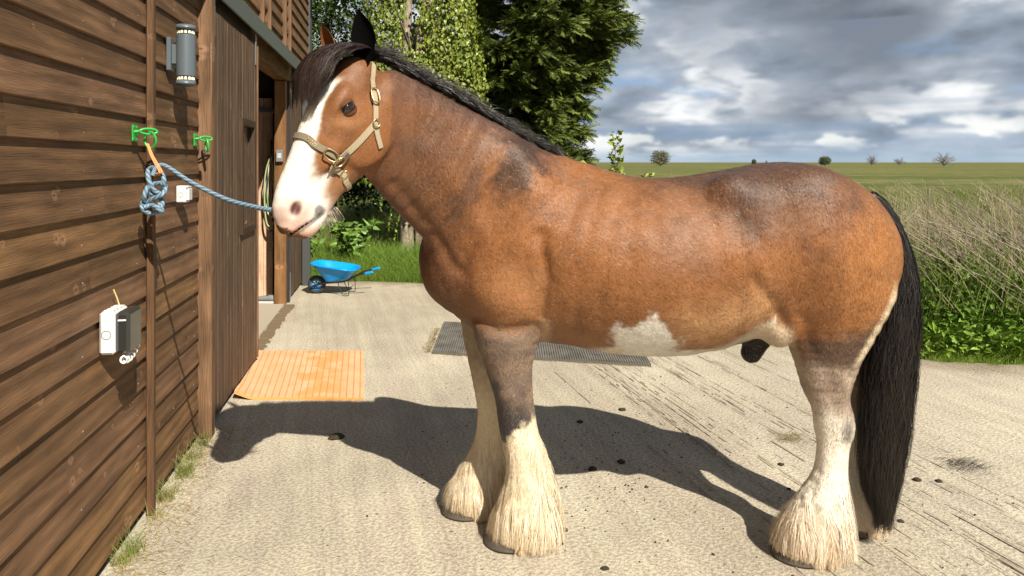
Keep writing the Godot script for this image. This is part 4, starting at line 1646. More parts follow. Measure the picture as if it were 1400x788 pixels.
func grey_mat() -> void:
	var c := [Vector3(-.69, 0, -6.40), Vector3(1.13, 0, -6.00), Vector3(1.15, 0, -7.22), Vector3(-.70, 0, -7.62)]
	var o := thing("ribbed_mat", "worn grey ribbed rubber mat lying on the concrete beneath the horse", "mat", Transform3D(Basis.IDENTITY, (c[0] + c[2]) / 2))
	var org := o.position
	var P := func(u: float, v: float, y: float) -> Vector3: return (c[0].lerp(c[1], u)).lerp(c[3].lerp(c[2], u), v) - org + Vector3(0, y, 0)
	var s := Shape.new()
	var wear := noise(203, 3.0, 4)
	var n := 90
	for i in n:
		var u0 := i / float(n)
		var u1 := (i + .62) / n
		var u2 := (i + 1.0) / n
		for j in 20:
			var v0 := j / 20.0
			var v1 := (j + 1) / 20.0
			var g := 1.0 + wear.get_noise_2d(u0 * 3.0, v0 * 2.0) * .5
			s.tint = Color(.15 * g, .14 * g, .125 * g)
			s.quad(P.call(u0, v0, .020), P.call(u1, v0, .020), P.call(u1, v1, .020), P.call(u0, v1, .020))
			s.tint = Color(.105 * g, .096 * g, .083 * g)
			s.quad(P.call(u1, v0, .020), P.call((u1 + u2) / 2, v0, .014), P.call((u1 + u2) / 2, v1, .014), P.call(u1, v1, .020))
			s.quad(P.call((u1 + u2) / 2, v0, .014), P.call(u2, v0, .020), P.call(u2, v1, .020), P.call((u1 + u2) / 2, v1, .014))
	s.tint = Color(.12, .11, .095)
	for q in [[0, 0, 1, 0], [1, 0, 1, 1], [1, 1, 0, 1], [0, 1, 0, 0]]:
		s.quad(P.call(q[0], q[1], .001), P.call(q[2], q[3], .001), P.call(q[2], q[3], .0198), P.call(q[0], q[1], .0198))
	put("ribbed_sheet", s, vmat(.8, .3), o)
	# chaff caught along its edge
	s = Shape.new()
	for k in 420:
		var v := rng.randf()
		var p: Vector3 = P.call(-.012 - absf(rng.randfn(0, .018)), v * .8, .006) if k % 3 else P.call(rng.randf(), -.01, .005)
		var a := rnd(0, TAU)
		var d := Vector3(cos(a), 0, sin(a)) * rnd(.008, .03)
		s.tint = Color(.30, .23, .10) * rnd(.5, 1.2)
		strand(s, [p - d, p + Vector3(0, .006, 0), p + d], .004, .002, Vector3.UP)
	put("caught_chaff", s, vmat(.9, .2), o).set_meta("kind", "stuff")

func wheelbarrow() -> void:
	var o := thing("wheelbarrow", "small wheelbarrow with a bright blue tray and black frame at the stable's far corner", "wheelbarrow", Transform3D(Basis(Vector3.UP, -.06) * Basis.from_scale(Vector3.ONE * .86), Vector3(-2.15, 0, -9.32)))
	var blue := mat(Color(.0, .27, .72), .32)
	var blackm := mat(Color(.022, .022, .024), .45, .3)
	# tray: rings from the floor up to the rolled rim; x from the wheel (-) to the handles (+)
	var rows := []
	for q in [[-.235, .075, .17, .115, .20], [-.265, .10, .19, .205, .235], [-.36, .205, .265, .355, .40], [-.385, .245, .275, .375, .415]]:
		pass
	# each ring: x of the nose, x of the tail, half width, y at the nose, y at the tail
	for q in [[-.20, .10, .115, .185, .225], [-.215, .115, .13, .19, .235], [-.39, .215, .245, .445, .365], [-.42, .25, .275, .475, .385], [-.425, .255, .28, .465, .370], [-.42, .25, .275, .455, .355], [-.40, .235, .262, .452, .352], [-.385, .205, .238, .44, .36], [-.21, .108, .122, .20, .242]]:
		var ring := []
		for k in 33:
			var a := -TAU * k / 32.0
			var ca := cos(a)
			var sa := sin(a)
			var f := 1.0 / pow(pow(absf(ca), 4.0) + pow(absf(sa), 4.0), .25)
			var x := lerpf(q[0], q[1], .5 + .5 * ca * f)
			ring.append(Vector3(x, lerpf(q[3], q[4], (x - q[0]) / (q[1] - q[0])), sa * f * q[2]))
		rows.append(ring)
	var s := Shape.new()
	s.sheet(rows)
	for k in 32:
		s.tri(Vector3(-.05, .205, 0), rows[0][k], rows[0][k + 1])
		s.tri(Vector3(-.05, .222, 0), rows[-1][k + 1], rows[-1][k])
	put("tray", s, blue, o)
	# wheel
	var wx := Transform3D(Basis(Vector3.RIGHT, PI / 2), Vector3(-.37, .135, 0))
	s = Shape.new()
	var tyre := []
	for k in 17:
		var a := TAU * k / 16.0
		tyre.append(Vector2(.105 + cos(a) * .030, -sin(a) * -.034))
	s.lathe(tyre, 32, wx)
	var wh := put("wheel", s, mat(Color(.03, .03, .03), .8), o)
	s = Shape.new()
	s.lathe([Vector2(.085, -.02), Vector2(.085, .02), Vector2(.072, .02), Vector2(.072, -.02), Vector2(.085, -.02)], 28, wx)
	s.lathe([Vector2(0, -.03), Vector2(.024, -.03), Vector2(.024, .03), Vector2(0, .03)], 16, wx)
	for k in 7:
		s.box(Vector3(.02, -.012, -.008), Vector3(.076, .012, .008), .002, wx * Transform3D(Basis(Vector3.UP, TAU * k / 7.0), Vector3.ZERO))
	put("rim", s, blue, wh)
	# frame tubes, handles and grips
	for e in [-1.0, 1.0]:
		s = Shape.new()
		s.tube(spline([Vector3(-.44, .10, .07 * e), Vector3(-.37, .135, .065 * e), Vector3(-.18, .175, .10 * e), Vector3(.10, .215, .17 * e), Vector3(.30, .31, .20 * e), Vector3(.42, .335, .21 * e)], 5), .0135, 8)
		put("frame_tube", s, blackm, o)
		s = Shape.new()
		s.tube([Vector3(.40, .331, .209 * e), Vector3(.41, .333, .21 * e), Vector3(.51, .353, .213 * e), Vector3(.52, .355, .213 * e)], [.012, .019, .019, .013], 10)
		put("grip", s, blue, o)
		s = Shape.new()
		s.tube(spline([Vector3(-.02, .195, .13 * e), Vector3(.03, .08, .15 * e), Vector3(.07, .012, .17 * e), Vector3(.15, .012, .17 * e), Vector3(.155, .12, .17 * e), Vector3(.15, .225, .175 * e)], 4), .006, 6)
		put("leg", s, blackm, o)
	s = Shape.new()
	s.tube([Vector3(-.37, .135, -.08), Vector3(-.37, .135, .08)], .009, 8)
	s.tube(spline([Vector3(-.44, .10, -.07), Vector3(-.475, .095, 0), Vector3(-.44, .10, .07)], 4), .0135, 8)
	s.tube([Vector3(.13, .10, -.17), Vector3(.13, .10, .17)], .005, 6)
	put("axle", s, blackm, o)

func lump(r: Vector3, seed_: int) -> Shape:
	var n := noise(seed_, 1.4, 3)
	var rows := []
	for i in 7:
		var el := -.2 + (PI / 2 + .2) * i / 6.0
		var ring := []
		for k in 11:
			var a := -TAU * (k % 10) / 10.0
			var d := Vector3(cos(a) * cos(el), sin(el), sin(a) * cos(el))
			ring.append(d * r * (1.0 + .55 * n.get_noise_3dv(d * 1.3)))
		rows.append(ring)
	var s := Shape.new()
	s.sheet(rows)
	return s

func droppings() -> void:
	var dung := mat(Color(.045, .032, .018), .95)
	dung.normal_enabled = true
	dung.normal_texture = noise_tex(211, .09, 3, [], 128, true, 8.0)
	var spots := [[460, 599, 20, 9, "largest dark dropping lying in the shadow of the horse's neck"], [793, 578, 9, 4, "dark crumb of dung on the edge of the shadow behind the forelegs"], [851, 561, 9, 4, "dark crumb of dung on sunlit concrete below the white belly patch"], [810, 642, 11, 5, "dark dropping in the shadow just behind the near foreleg"], [849, 632, 11, 4, "flat dark dropping in the middle of the shadow below the belly"],
		[827, 779, 10, 4, "dark dropping at the bottom edge between fore and hind legs"], [1068, 636, 8, 3, "small dark dropping on sunlit concrete left of the hind leg"], [1079, 670, 6, 3, "tiny dark crumb nearest the hind leg's front"], [1254, 657, 10, 5, "dark dropping just right of the tail's end"], [1284, 659, 8, 4, "second dark dropping right of the tail, farther from it"], [1232, 714, 9, 3, "flat dark dropping by the tip of the tail"], [772, 726, 9, 4, "dark dropping close behind the near fore hoof"], [768, 745, 6, 3, "small crumb of dung by the near fore hoof's heel"], [884, 667, 5, 3, "small crumb at the lower edge of the horse's shadow"]]
	var k := 0
	for q in spots:
		var p := on_ground(q[0], q[1])
		var d := -p.z / LENS
		var s := lump(Vector3(q[2] * d * .55, q[3] * d * .55, q[2] * d * .5), 300 + k)
		var o := put("dropping", s, dung)
		o.position = p + Vector3(0, .003, 0)
		o.rotation.y = k * 1.3
		tag(o, q[4], "dung", "droppings scattered on the yard")
		k += 1
	# crumbs
	var s := Shape.new()
	for i in 420:
		var p := Vector3(rnd(-.6, 2.6), .003, -rnd(2.9, 6.0))
		if i % 2:
			p = on_ground(800 + rng.randfn(0, 70), 640 + rng.randfn(0, 60))
			p.y = .003
		if i % 7 == 0:
			p = Vector3(rnd(-2.2, 4.0), .003, -rnd(2.5, 9.5))
		if p.z > -2.2 or p.z < -10.0: continue
		var r := rnd(.0015, .0055)
		s.tint = Color(.05, .036, .02) * rnd(.6, 1.8)
		s.lathe([Vector2(r, 0), Vector2(r * .8, r * .6), Vector2(0, r * .8)], 5, Transform3D(Basis(Vector3.UP, rnd(0, 6)) * Basis.from_scale(Vector3(rnd(.7, 1.6), 1, 1)), p))
	tag(put("dung_crumbs", s, vmat(.95, .2)), "fine crumbs of dung and grit strewn over the concrete", "crumbs", "", "stuff")
	# wisps
	var w := 0
	for q in [[1083, 601, 46, Color(.26, .20, .09), 130, "wisp of dry hay lying on the concrete in front of the hind leg"], [1322, 637, 60, Color(.05, .045, .04), 130, "tuft of combed out black horse hair on the concrete"], [910, 668, 40, Color(.62, .52, .34), 1, "single pale straw lying in the shadow under the belly"]]:
		var c := on_ground(q[0], q[1])
		var d := -c.z / LENS
		s = Shape.new()
		for i in q[4]:
			var p := Vector3(rng.randfn(0, .26) * q[2] * d, rnd(.002, .012), rng.randfn(0, .16) * q[2] * d * 1.4) if q[4] > 1 else Vector3.ZERO
			var a := rnd(-.7, .7)
			var L: float = rnd(.15, .5) * q[2] * d if q[4] > 1 else q[2] * d
			var v := Vector3(cos(a), 0, sin(a)) * L * .5
			s.tint = q[3] * rnd(.6, 1.3)
			strand(s, [p - v, p - v * .3 + Vector3(0, rnd(.003, .012), rnd(-.01, .01)), p + v * .4 + Vector3(0, .004, rnd(-.01, .01)), p + v], .0022 if q[4] > 1 else .005, .0012, Vector3.UP)
		var o := put(["hay_wisp", "hair_tuft", "straw"][w], s, vmat(.8, .3))
		o.position = Vector3(c.x, .002, c.z)
		tag(o, q[5], ["hay", "horse hair", "straw"][w])
		if w < 2: o.set_meta("kind", "stuff")
		w += 1

# ------------------------------------------------------------------ the horse's body as one field of blended tapered limbs
class Seg:
	var a: Vector3
	var u: Vector3
	var v: Vector3
	var w: Vector3
	var L: float
	var v0: float
	var v1: float
	var w0: float
	var w1: float
	var cap0: float
	var cap1: float
	var thin: float          # how much narrower the section is towards +v
	var g: int
	var reach: float

	func d(p: Vector3) -> float:
		var q := p - a
		var t := q.dot(u)
		var tc := clampf(t, 0.0, L)
		var s := tc / L
		var hv := v0 + (v1 - v0) * s
		var hw := w0 + (w1 - w0) * s
		var x := q.dot(v) / hv
		if thin != 0.0 and x > 0.0:
			hw *= 1.0 - thin * minf(x * x, 1.0)
		var y := q.dot(w) / hw
		var e := t - tc
		var r2 := x * x + y * y
		var k2 := x * x / (hv * hv) + y * y / (hw * hw)
		if e != 0.0:
			var c := cap0 if e < 0.0 else cap1
			var z := e / c
			r2 += z * z
			k2 += z * z / (c * c)
		if r2 < 0.04:
			return (sqrt(r2) - 1.0) * minf(hv, hw)
		return sqrt(r2) * (sqrt(r2) - 1.0) / sqrt(k2)

var segs: Array[Seg] = []
var blend: Array[float] = []
var cuts: Array[Seg] = []
const ROOT := Vector3(0, 0, -3.37)
var ALONG := Vector3(cos(0.1), 0, sin(0.1))       # towards the tail
var NEAR := Vector3(-sin(0.1), 0, cos(0.1))       # the horse's left side

func mid_depth(px: float) -> float:
	var k := (px - 700.0) / LENS
	return 3.37 - 0.1 * k * 3.37 / (1.0 + 0.1 * k)

func hc(px: float, py: float, w := 0.0) -> Vector3:
	return at(px, py, mid_depth(px)) + NEAR * w

func seg(a: Vector3, b: Vector3, va: float, vb: float, wa: float, wb: float, side: Vector3, g: int, c0 := 0.0, c1 := 0.0, thin := 0.0) -> Seg:
	var s := Seg.new()
	s.a = a
	s.L = maxf((b - a).length(), 1e-5)
	s.u = (b - a) / s.L
	s.w = (side - s.u * side.dot(s.u)).normalized()
	s.v = s.w.cross(s.u)
	s.v0 = va; s.v1 = vb; s.w0 = wa; s.w1 = wb
	s.cap0 = c0 if c0 > 0 else minf(va, wa)
	s.cap1 = c1 if c1 > 0 else minf(vb, wb)
	s.thin = thin
	s.g = g
	s.reach = s.L / 2 + maxf(maxf(maxf(va, vb), maxf(wa, wb)), maxf(s.cap0, s.cap1))
	return s

# nodes: [centre, half size along v, half width along w]
func chain(nodes: Array, side: Variant, k: float, n := 3, thin: Array = [], c0 := 0.0, c1 := 0.0) -> void:
	var g := blend.size()
	blend.append(k)
	var N := nodes.size()
	var prev: Array = []
	for i in N - 1:
		for j in range(0, n + (1 if i == N - 2 else 0)):
			var f := float(j) / n
			var m: Array = nodes[maxi(i - 1, 0)]
			var a: Array = nodes[i]
			var b: Array = nodes[i + 1]
			var q: Array = nodes[mini(i + 2, N - 1)]
			var c: Vector3 = a[0].cubic_interpolate(b[0], m[0], q[0], f)
			var hv := cubic_interpolate(a[1], b[1], m[1], q[1], f)
			var hw := cubic_interpolate(a[2], b[2], m[2], q[2], f)
			var th := 0.0 if thin.is_empty() else lerpf(thin[i], thin[i + 1], f)
			var sd: Vector3 = side if side is Vector3 else side[i].lerp(side[i + 1], f)
			if prev:
				segs.append(seg(prev[0], c, prev[1], maxf(hv, .004), prev[2], maxf(hw, .004), sd, g, c0 if segs.is_empty() or segs[-1].g != g else 0.0, c1 if i == N - 2 and j == n else 0.0, th))
			prev = [c, maxf(hv, .004), maxf(hw, .004)]

func blob(c: Vector3, dir: Vector3, side: Vector3, rl: float, rv: float, rw: float, k: float) -> void:
	blend.append(k)
	segs.append(seg(c - dir.normalized() * .001, c + dir.normalized() * .001, rv, rv, rw, rw, side, blend.size() - 1, rl, rl))

func cut(c: Vector3, dir: Vector3, side: Vector3, rl: float, rv: float, rw: float) -> void:
	cuts.append(seg(c - dir.normalized() * .001, c + dir.normalized() * .001, rv, rv, rw, rw, side, 0, rl, rl))

func field(p: Vector3, use: Array[Seg], cutting: Array[Seg]) -> float:
	var total := 9.0
	var g := -1
	var dg := 9.0
	for s in use:
		if s.g != g:
			if g >= 0:
				if total >= 9.0:
					total = dg
				else:
					var k := blend[g]
					var h := maxf(k - absf(total - dg), 0.0) / k
					total = minf(total, dg) - h * h * k * 0.25
			g = s.g
			dg = 9.0
		var d := s.d(p)
		if d < dg:
			dg = d
	if g >= 0:
		if total >= 9.0:
			total = dg
		else:
			var k := blend[g]
			var h := maxf(k - absf(total - dg), 0.0) / k
			total = minf(total, dg) - h * h * k * 0.25
	for s in cutting:
		var d := -s.d(p)
		var k := 0.012
		var h := maxf(k - absf(total - d), 0.0) / k
		total = maxf(total, d) + h * h * k * 0.25
	return total

# --- surface nets on blocks, in threads
const BLOCK := 16
var cell := 0.008
var net_lo := Vector3.ZERO
var net_n := Vector3i.ZERO
var net_blocks: Array = []
var net_out: Array = []

func near_segs(c: Vector3, r: float, list: Array[Seg], margin: float) -> Array[Seg]:
	var out: Array[Seg] = []
	for s in list:
		var mid := s.a + s.u * s.L * 0.5
		var dd := (mid - c).length() - s.reach
		if dd > r * 1.05 + margin:
			continue
		out.append(s)
	return out

# those that can matter within r of c
func closest(c: Vector3, use: Array[Seg], r: float) -> Array[Seg]:
	var ds := PackedFloat32Array()
	var least := 99.0
	var by := {}
	for s in use:
		var d := s.d(c)
		ds.append(d)
		least = minf(least, d)
		if d < by.get(s.g, 99.0):
			by[s.g] = d
	var out: Array[Seg] = []
	for i in use.size():
		if ds[i] < least + 0.14 + r * 2.4 and ds[i] < by[use[i].g] + r * 2.4:
			out.append(use[i])
	return out

func net_block(b: int) -> void:
	var o: Vector3i = net_blocks[b] * BLOCK
	var size := BLOCK * cell
	var c := net_lo + (Vector3(o) + Vector3.ONE * BLOCK * 0.5) * cell
	var use := near_segs(c, size * 0.87, segs, 0.12)
	if use.is_empty():
		return
	var cutting := near_segs(c, size * 0.87, cuts, 0.02)
	var whole := field(c, use, [] as Array[Seg])
	if absf(whole) > size * 0.87 * 1.6 + 0.01 and cutting.is_empty():
		return
	var S := BLOCK + 1
	var val := PackedFloat32Array()
	val.resize(S * S * S)
	val.fill(99.0)
	var SUB := 4
	var active := []
	for bx in range(0, BLOCK, SUB):
		for by in range(0, BLOCK, SUB):
			for bz in range(0, BLOCK, SUB):
				var sc := net_lo + (Vector3(o) + Vector3(bx + 2, by + 2, bz + 2)) * cell
				var few := closest(sc, use, cell * 4 * 0.87)
				var dc := field(sc, few, cutting)
				if absf(dc) > cell * 4 * 0.87 * 1.6 + 0.005:
					continue
				for hx in [bx, bx + 2]:
					for hy in [by, by + 2]:
						for hz in [bz, bz + 2]:
							var kc: int = ((hx + 1) * S + hy + 1) * S + hz + 1
							var vc := field(net_lo + (Vector3(o) + Vector3(hx + 1, hy + 1, hz + 1)) * cell, few, cutting)
							val[kc] = vc
							if absf(vc) > cell * 3.4:
								continue
							active.append(Vector3i(hx, hy, hz))
							for x in range(hx, hx + 3):
								for y in range(hy, hy + 3):
									for z in range(hz, hz + 3):
										var k := (x * S + y) * S + z
										if val[k] == 99.0:
											val[k] = field(net_lo + (Vector3(o) + Vector3(x, y, z)) * cell, few, cutting)
	if active.is_empty():
		return
	var keys := PackedInt32Array()
	var pts := PackedVector3Array()
	var edges := PackedInt32Array()            # cell key, axis * 2 + (inside first)
	for sb in active:
		for x in range(sb.x, sb.x + 2):
			for y in range(sb.y, sb.y + 2):
				for z in range(sb.z, sb.z + 2):
					var k := (x * S + y) * S + z
					var v000 := val[k]
					var v001 := val[k + 1]
					var v010 := val[k + S]
					var v011 := val[k + S + 1]
					var v100 := val[k + S * S]
					var v101 := val[k + S * S + 1]
					var v110 := val[k + S * S + S]
					var v111 := val[k + S * S + S + 1]
					var inside := int(v000 < 0) + int(v001 < 0) + int(v010 < 0) + int(v011 < 0) + int(v100 < 0) + int(v101 < 0) + int(v110 < 0) + int(v111 < 0)
					if inside == 0 or inside == 8:
						continue
					var sum := Vector3.ZERO
					var cnt := 0
					if (v000 < 0) != (v100 < 0): sum += Vector3(v000 / (v000 - v100), 0, 0); cnt += 1
					if (v010 < 0) != (v110 < 0): sum += Vector3(v010 / (v010 - v110), 1, 0); cnt += 1
					if (v001 < 0) != (v101 < 0): sum += Vector3(v001 / (v001 - v101), 0, 1); cnt += 1
					if (v011 < 0) != (v111 < 0): sum += Vector3(v011 / (v011 - v111), 1, 1); cnt += 1
					if (v000 < 0) != (v010 < 0): sum += Vector3(0, v000 / (v000 - v010), 0); cnt += 1
					if (v100 < 0) != (v110 < 0): sum += Vector3(1, v100 / (v100 - v110), 0); cnt += 1
					if (v001 < 0) != (v011 < 0): sum += Vector3(0, v001 / (v001 - v011), 1); cnt += 1
					if (v101 < 0) != (v111 < 0): sum += Vector3(1, v101 / (v101 - v111), 1); cnt += 1
					if (v000 < 0) != (v001 < 0): sum += Vector3(0, 0, v000 / (v000 - v001)); cnt += 1
					if (v100 < 0) != (v101 < 0): sum += Vector3(1, 0, v100 / (v100 - v101)); cnt += 1
					if (v010 < 0) != (v011 < 0): sum += Vector3(0, 1, v010 / (v010 - v011)); cnt += 1
					if (v110 < 0) != (v111 < 0): sum += Vector3(1, 1, v110 / (v110 - v111)); cnt += 1
					var ck := ((o.x + x) * 1024 + o.y + y) * 1024 + o.z + z
					keys.append(ck)
					pts.append(net_lo + (Vector3(o.x + x, o.y + y, o.z + z) + sum / cnt) * cell)
					if (v000 < 0) != (v100 < 0): edges.append(ck); edges.append(0 + int(v000 < 0))
					if (v000 < 0) != (v010 < 0): edges.append(ck); edges.append(2 + int(v000 < 0))
					if (v000 < 0) != (v001 < 0): edges.append(ck); edges.append(4 + int(v000 < 0))
	net_out[b] = [keys, pts, edges]

func surface_net(lo: Vector3, hi: Vector3) -> Array:
	net_lo = lo
	var nb := Vector3i(((hi - lo) / (cell * BLOCK)).ceil())
	net_blocks = []
	for x in nb.x:
		for y in nb.y:
			for z in nb.z:
				net_blocks.append(Vector3i(x, y, z))
	net_out = []
	net_out.resize(net_blocks.size())
	parallel(net_block, net_blocks.size())
	var where := {}
	var pts := PackedVector3Array()
	for r in net_out:
		if r != null:
			var base := pts.size()
			for i in r[0].size():
				where[r[0][i]] = base + i
			pts.append_array(r[1])
	var ix := PackedInt32Array()
	var X := 1024 * 1024
	var Y := 1024
	for r in net_out:
		if r == null:
			continue
		var e: PackedInt32Array = r[2]
		for i in range(0, e.size(), 2):
			var ck := e[i]
			var ax := e[i + 1] >> 1
			var s1 := Y if ax == 0 else 1 if ax == 1 else X
			var s2 := 1 if ax == 0 else X if ax == 1 else Y
			var a: int = where.get(ck, -1)
			var b: int = where.get(ck - s1, -1)
			var c: int = where.get(ck - s1 - s2, -1)
			var d: int = where.get(ck - s2, -1)
			if a < 0 or b < 0 or c < 0 or d < 0:
				continue
			if e[i + 1] & 1:        # inside first: outside is towards +axis; clockwise seen from there
				for k in [a, c, b, a, d, c]: ix.append(k)
			else:
				for k in [a, b, c, a, c, d]: ix.append(k)
	return [pts, ix]

func soft_normals(pts: PackedVector3Array, ix: PackedInt32Array) -> PackedVector3Array:
	var nrm := PackedVector3Array()
	nrm.resize(pts.size())
	for i in range(0, ix.size(), 3):
		var a := ix[i]
		var b := ix[i + 1]
		var c := ix[i + 2]
		var f := (pts[c] - pts[a]).cross(pts[b] - pts[a])
		nrm[a] += f
		nrm[b] += f
		nrm[c] += f
	for i in nrm.size():
		nrm[i] = nrm[i].normalized()
	# soften the normals once, so that the coat shows no cells
	var acc := nrm.duplicate()
	for i in range(0, ix.size(), 3):
		var a := ix[i]
		var b := ix[i + 1]
		var c := ix[i + 2]
		acc[a] += (nrm[b] + nrm[c]) * 0.5
		acc[b] += (nrm[a] + nrm[c]) * 0.5
		acc[c] += (nrm[a] + nrm[b]) * 0.5
	for i in acc.size():
		acc[i] = acc[i].normalized()
	return acc

# ------------------------------------------------------------------ the horse: where its parts stand
var HF := Vector3.ZERO          # head: forward
var HW := Vector3.ZERO          # head: its left side, towards the viewer
var HO := Vector3.ZERO          # poll
const HS := 1.0315
const HYAW := 0.66

func hd(a: float, y: float, w := 0.0) -> Vector3:
	return HO + (HF * a + Vector3.UP * y + HW * w) * HS

func hdv(a: float, y: float, w := 0.0) -> Vector3:
	return (HF * a + Vector3.UP * y + HW * w).normalized()

func horse_shape() -> void:
	HF = Vector3(-cos(HYAW), 0, sin(HYAW))
	HW = Vector3(sin(HYAW), 0, cos(HYAW))
	HO = at(497, 85, 2.95)
	# trunk: px, top, bottom, half width, narrowing of the top
	var tr := [[624, 352, 408, .10, 0], [629, 322, 420, .17, 0], [641, 285, 436, .22, .1], [668, 245, 450, .27, .25], [702, 219, 460, .30, .42], [750, 214, 466, .315, .45], [800, 229, 472, .345, .35],
		[850, 241, 481, .37, .22], [900, 243, 484, .38, .16], [950, 240, 478, .375, .14], [1000, 232, 460, .36, .16], [1040, 226, 444, .345, .16], [1075, 224, 440, .33, .14], [1100, 229, 452, .31, .14],
		[1128, 243, 455, .28, .14], [1150, 262, 444, .24, .12], [1163, 282, 430, .19, .1], [1172, 306, 412, .13, 0], [1177, 330, 390, .07, 0]]
	var nodes := []
	var th := []
	for r in tr:
		var D := mid_depth(r[0])
		nodes.append([hc(r[0], (r[1] + r[2]) / 2.0), (r[2] - r[1]) / 2.0 * D / LENS, r[3]])
		th.append(r[4])
	chain(nodes, NEAR, 0.05, 2, th, .04, .02)
	# neck
	var side := []
	var nk := []
	for r in [[696, 300, 106, 3.34, .21, .10], [646, 258, 96, 3.27, .17, .2], [590, 216, 86, 3.17, .135, .38], [545, 179, 77, 3.07, .112, .52], [512, 150, 64, 2.985, .098, .6]]:
		nk.append([at(r[0], r[1], r[3]), r[2] * r[3] / LENS, r[4]])
		side.append(Vector3(sin(r[5]), 0, cos(r[5])))
	chain(nk, side, 0.08, 3, [.35, .3, .2, .1, 0])
	# head: skull and nose
	var sk := []
	for r in [[.03, -.06, .088, .078], [.105, -.19, .108, .106], [.166, -.31, .101, .089], [.214, -.40, .090, .071], [.252, -.485, .084, .062], [.275, -.555, .082, .066], [.274, -.60, .066, .058]]:
		sk.append([hd(r[0], r[1]), r[2] * HS, r[3] * HS])
	chain(sk, HW, 0.05, 3)
	# jaw and chin
	var jw := []
	for r in [[.02, -.27, .125, .082], [.06, -.35, .105, .078], [.115, -.43, .075, .06], [.165, -.51, .055, .048], [.205, -.585, .048, .046], [.225, -.612, .042, .042]]:
		jw.append([hd(r[0], r[1]), r[2] * HS, r[3] * HS])
	chain(jw, HW, 0.035, 3)
	blob(hd(.232, -.628, 0), hdv(.5, -.6), HW, .042, .034, .040, .02)            # lower lip
	blob(hd(.292, -.612, 0), hdv(.4, -.6), HW, .040, .040, .048, .025)           # upper lip
	for s in [-1.0, 1.0]:
		blob(hd(.283, -.548, .048 * s), hdv(.35, -.6), HW, .050, .036, .024, .03)      # nostril wing
		blob(hd(.135, -.160, .088 * s), hdv(.4, -.6), HW, .055, .028, .026, .03)         # brow
		blob(hd(.100, -.235, .088 * s), hdv(.3, -.6), HW, .05, .03, .022, .03)         # below the eye
		blob(hd(.150, -.335, .082 * s), hdv(.45, -.9), HW, .09, .014, .012, .03)       # facial crest
		blob(hd(.025, -.285, .075 * s), hdv(.2, -.6), HW, .12, .10, .03, .05)           # cheek muscle
		cut(hd(.297, -.553, .072 * s), hdv(.25, -.6), HW, .030, .014, .020)
		cut(hd(.212, -.592, .056 * s), hdv(.62, -.42), HW, .055, .0035, .016)                # mouth
	cut(hd(.275, -.628, 0.0), hdv(.62, -.42), HW, .055, .004, .058)
	# shoulder, breast and quarters
	for s in [1.0, -1.0]:
		blob(hs(697, 400, .215, s), Vector3(.9, -.5, 0), NEAR, .17, .125, .085, .05)          # triceps
		blob(hs(664, 345, .17, s), Vector3(.35, -1, 0), NEAR, .20, .08, .075, .07)            # point of shoulder
		blob(hs(718, 272, .18, s), Vector3(.4, -1, 0), NEAR, .24, .12, .07, .10)             # shoulder blade
		blob(hs(640, 408, .09, s), Vector3(.15, -1, 0), NEAR, .11, .055, .07, .05)           # breast
		blob(hs(1122, 345, .17, s), Vector3(.2, -1, 0), NEAR, .35, .215, .15, .08)           # thigh
		blob(hs(1168, 360, .14, s), Vector3(-.10, -1, 0), NEAR, .30, .115, .115, .06)              # back of the thigh
		blob(hs(1078, 276, .10, s), Vector3(1, .05, 0), NEAR, .22, .11, .13, .12)             # croup
		blob(hs(1005, 268, .215, s), Vector3(1, -.7, 0), NEAR, .09, .07, .06, .13)             # hip bone
		blob(hs(1078, 428, .17, s), Vector3(-.5, -1, 0), NEAR, .15, .09, .08, .07)            # stifle
	# legs
	leg_chain(3.236, [[693, 420, 50, .105], [693, 455, 45, .105], [696, 500, 32, .088], [703, 545, 26, .076], [706, 570, 26, .074], [712, 600, 26, .076], [721, 635, 30, .084], [723, 668, 36, .10], [721, 695, 42, .118], [717, 718, 46, .125], [715, 731, 44, .115]])
	leg_chain(3.516, [[672, 420, 46, .105], [670, 455, 38, .10], [672, 505, 29, .086], [675, 555, 23, .074], [676, 580, 24, .074], [674, 606, 26, .076], [669, 632, 31, .086], [660, 656, 36, .10], [653, 676, 41, .115], [650, 690, 40, .11]])
	leg_chain(3.12, [[1137, 400, 82, .15], [1133, 450, 61, .125], [1131, 485, 46, .098], [1130, 520, 35, .078], [1135, 550, 26, .064], [1141, 582, 27, .062], [1139, 612, 21, .052], [1136, 645, 22, .058], [1131, 670, 28, .074], [1123, 700, 39, .10], [1113, 725, 46, .118], [1107, 743, 48, .122], [1106, 752, 45, .116]])
	leg_chain(3.36, [[1150, 400, 76, .15], [1150, 450, 58, .125], [1152, 490, 43, .098], [1158, 530, 30, .076], [1166, 570, 27, .066], [1168, 600, 24, .058], [1166, 630, 25, .062], [1166, 655, 31, .082], [1170, 680, 34, .10], [1172, 700, 36, .11], [1172, 712, 34, .105]])
	# sheath
	chain([[hc(1055, 438), .075, .07], [hc(1040, 460), .055, .05], [hc(1027, 483), .045, .043]], NEAR, .05, 2)

# a point that far to the side of the middle plane (and its mirror image)
func hs(px: float, py: float, w: float, side: float) -> Vector3:
	var p := at(px, py, mid_depth(px) - w * .995)
	return p if side > 0 else p - NEAR * 2.0 * w

func leg_chain(depth: float, rows: Array) -> void:
	var nodes := []
	for r in rows:
		nodes.append([at(r[0], r[1], depth), r[2] * depth / LENS, r[3]])
	chain(nodes, NEAR, 0.045, 3, [], 0.0, 0.02)

var BAY := Color(.240, .095, .031)
var paint_a: FastNoiseLite
var paint_b: FastNoiseLite
var paint_c: FastNoiseLite

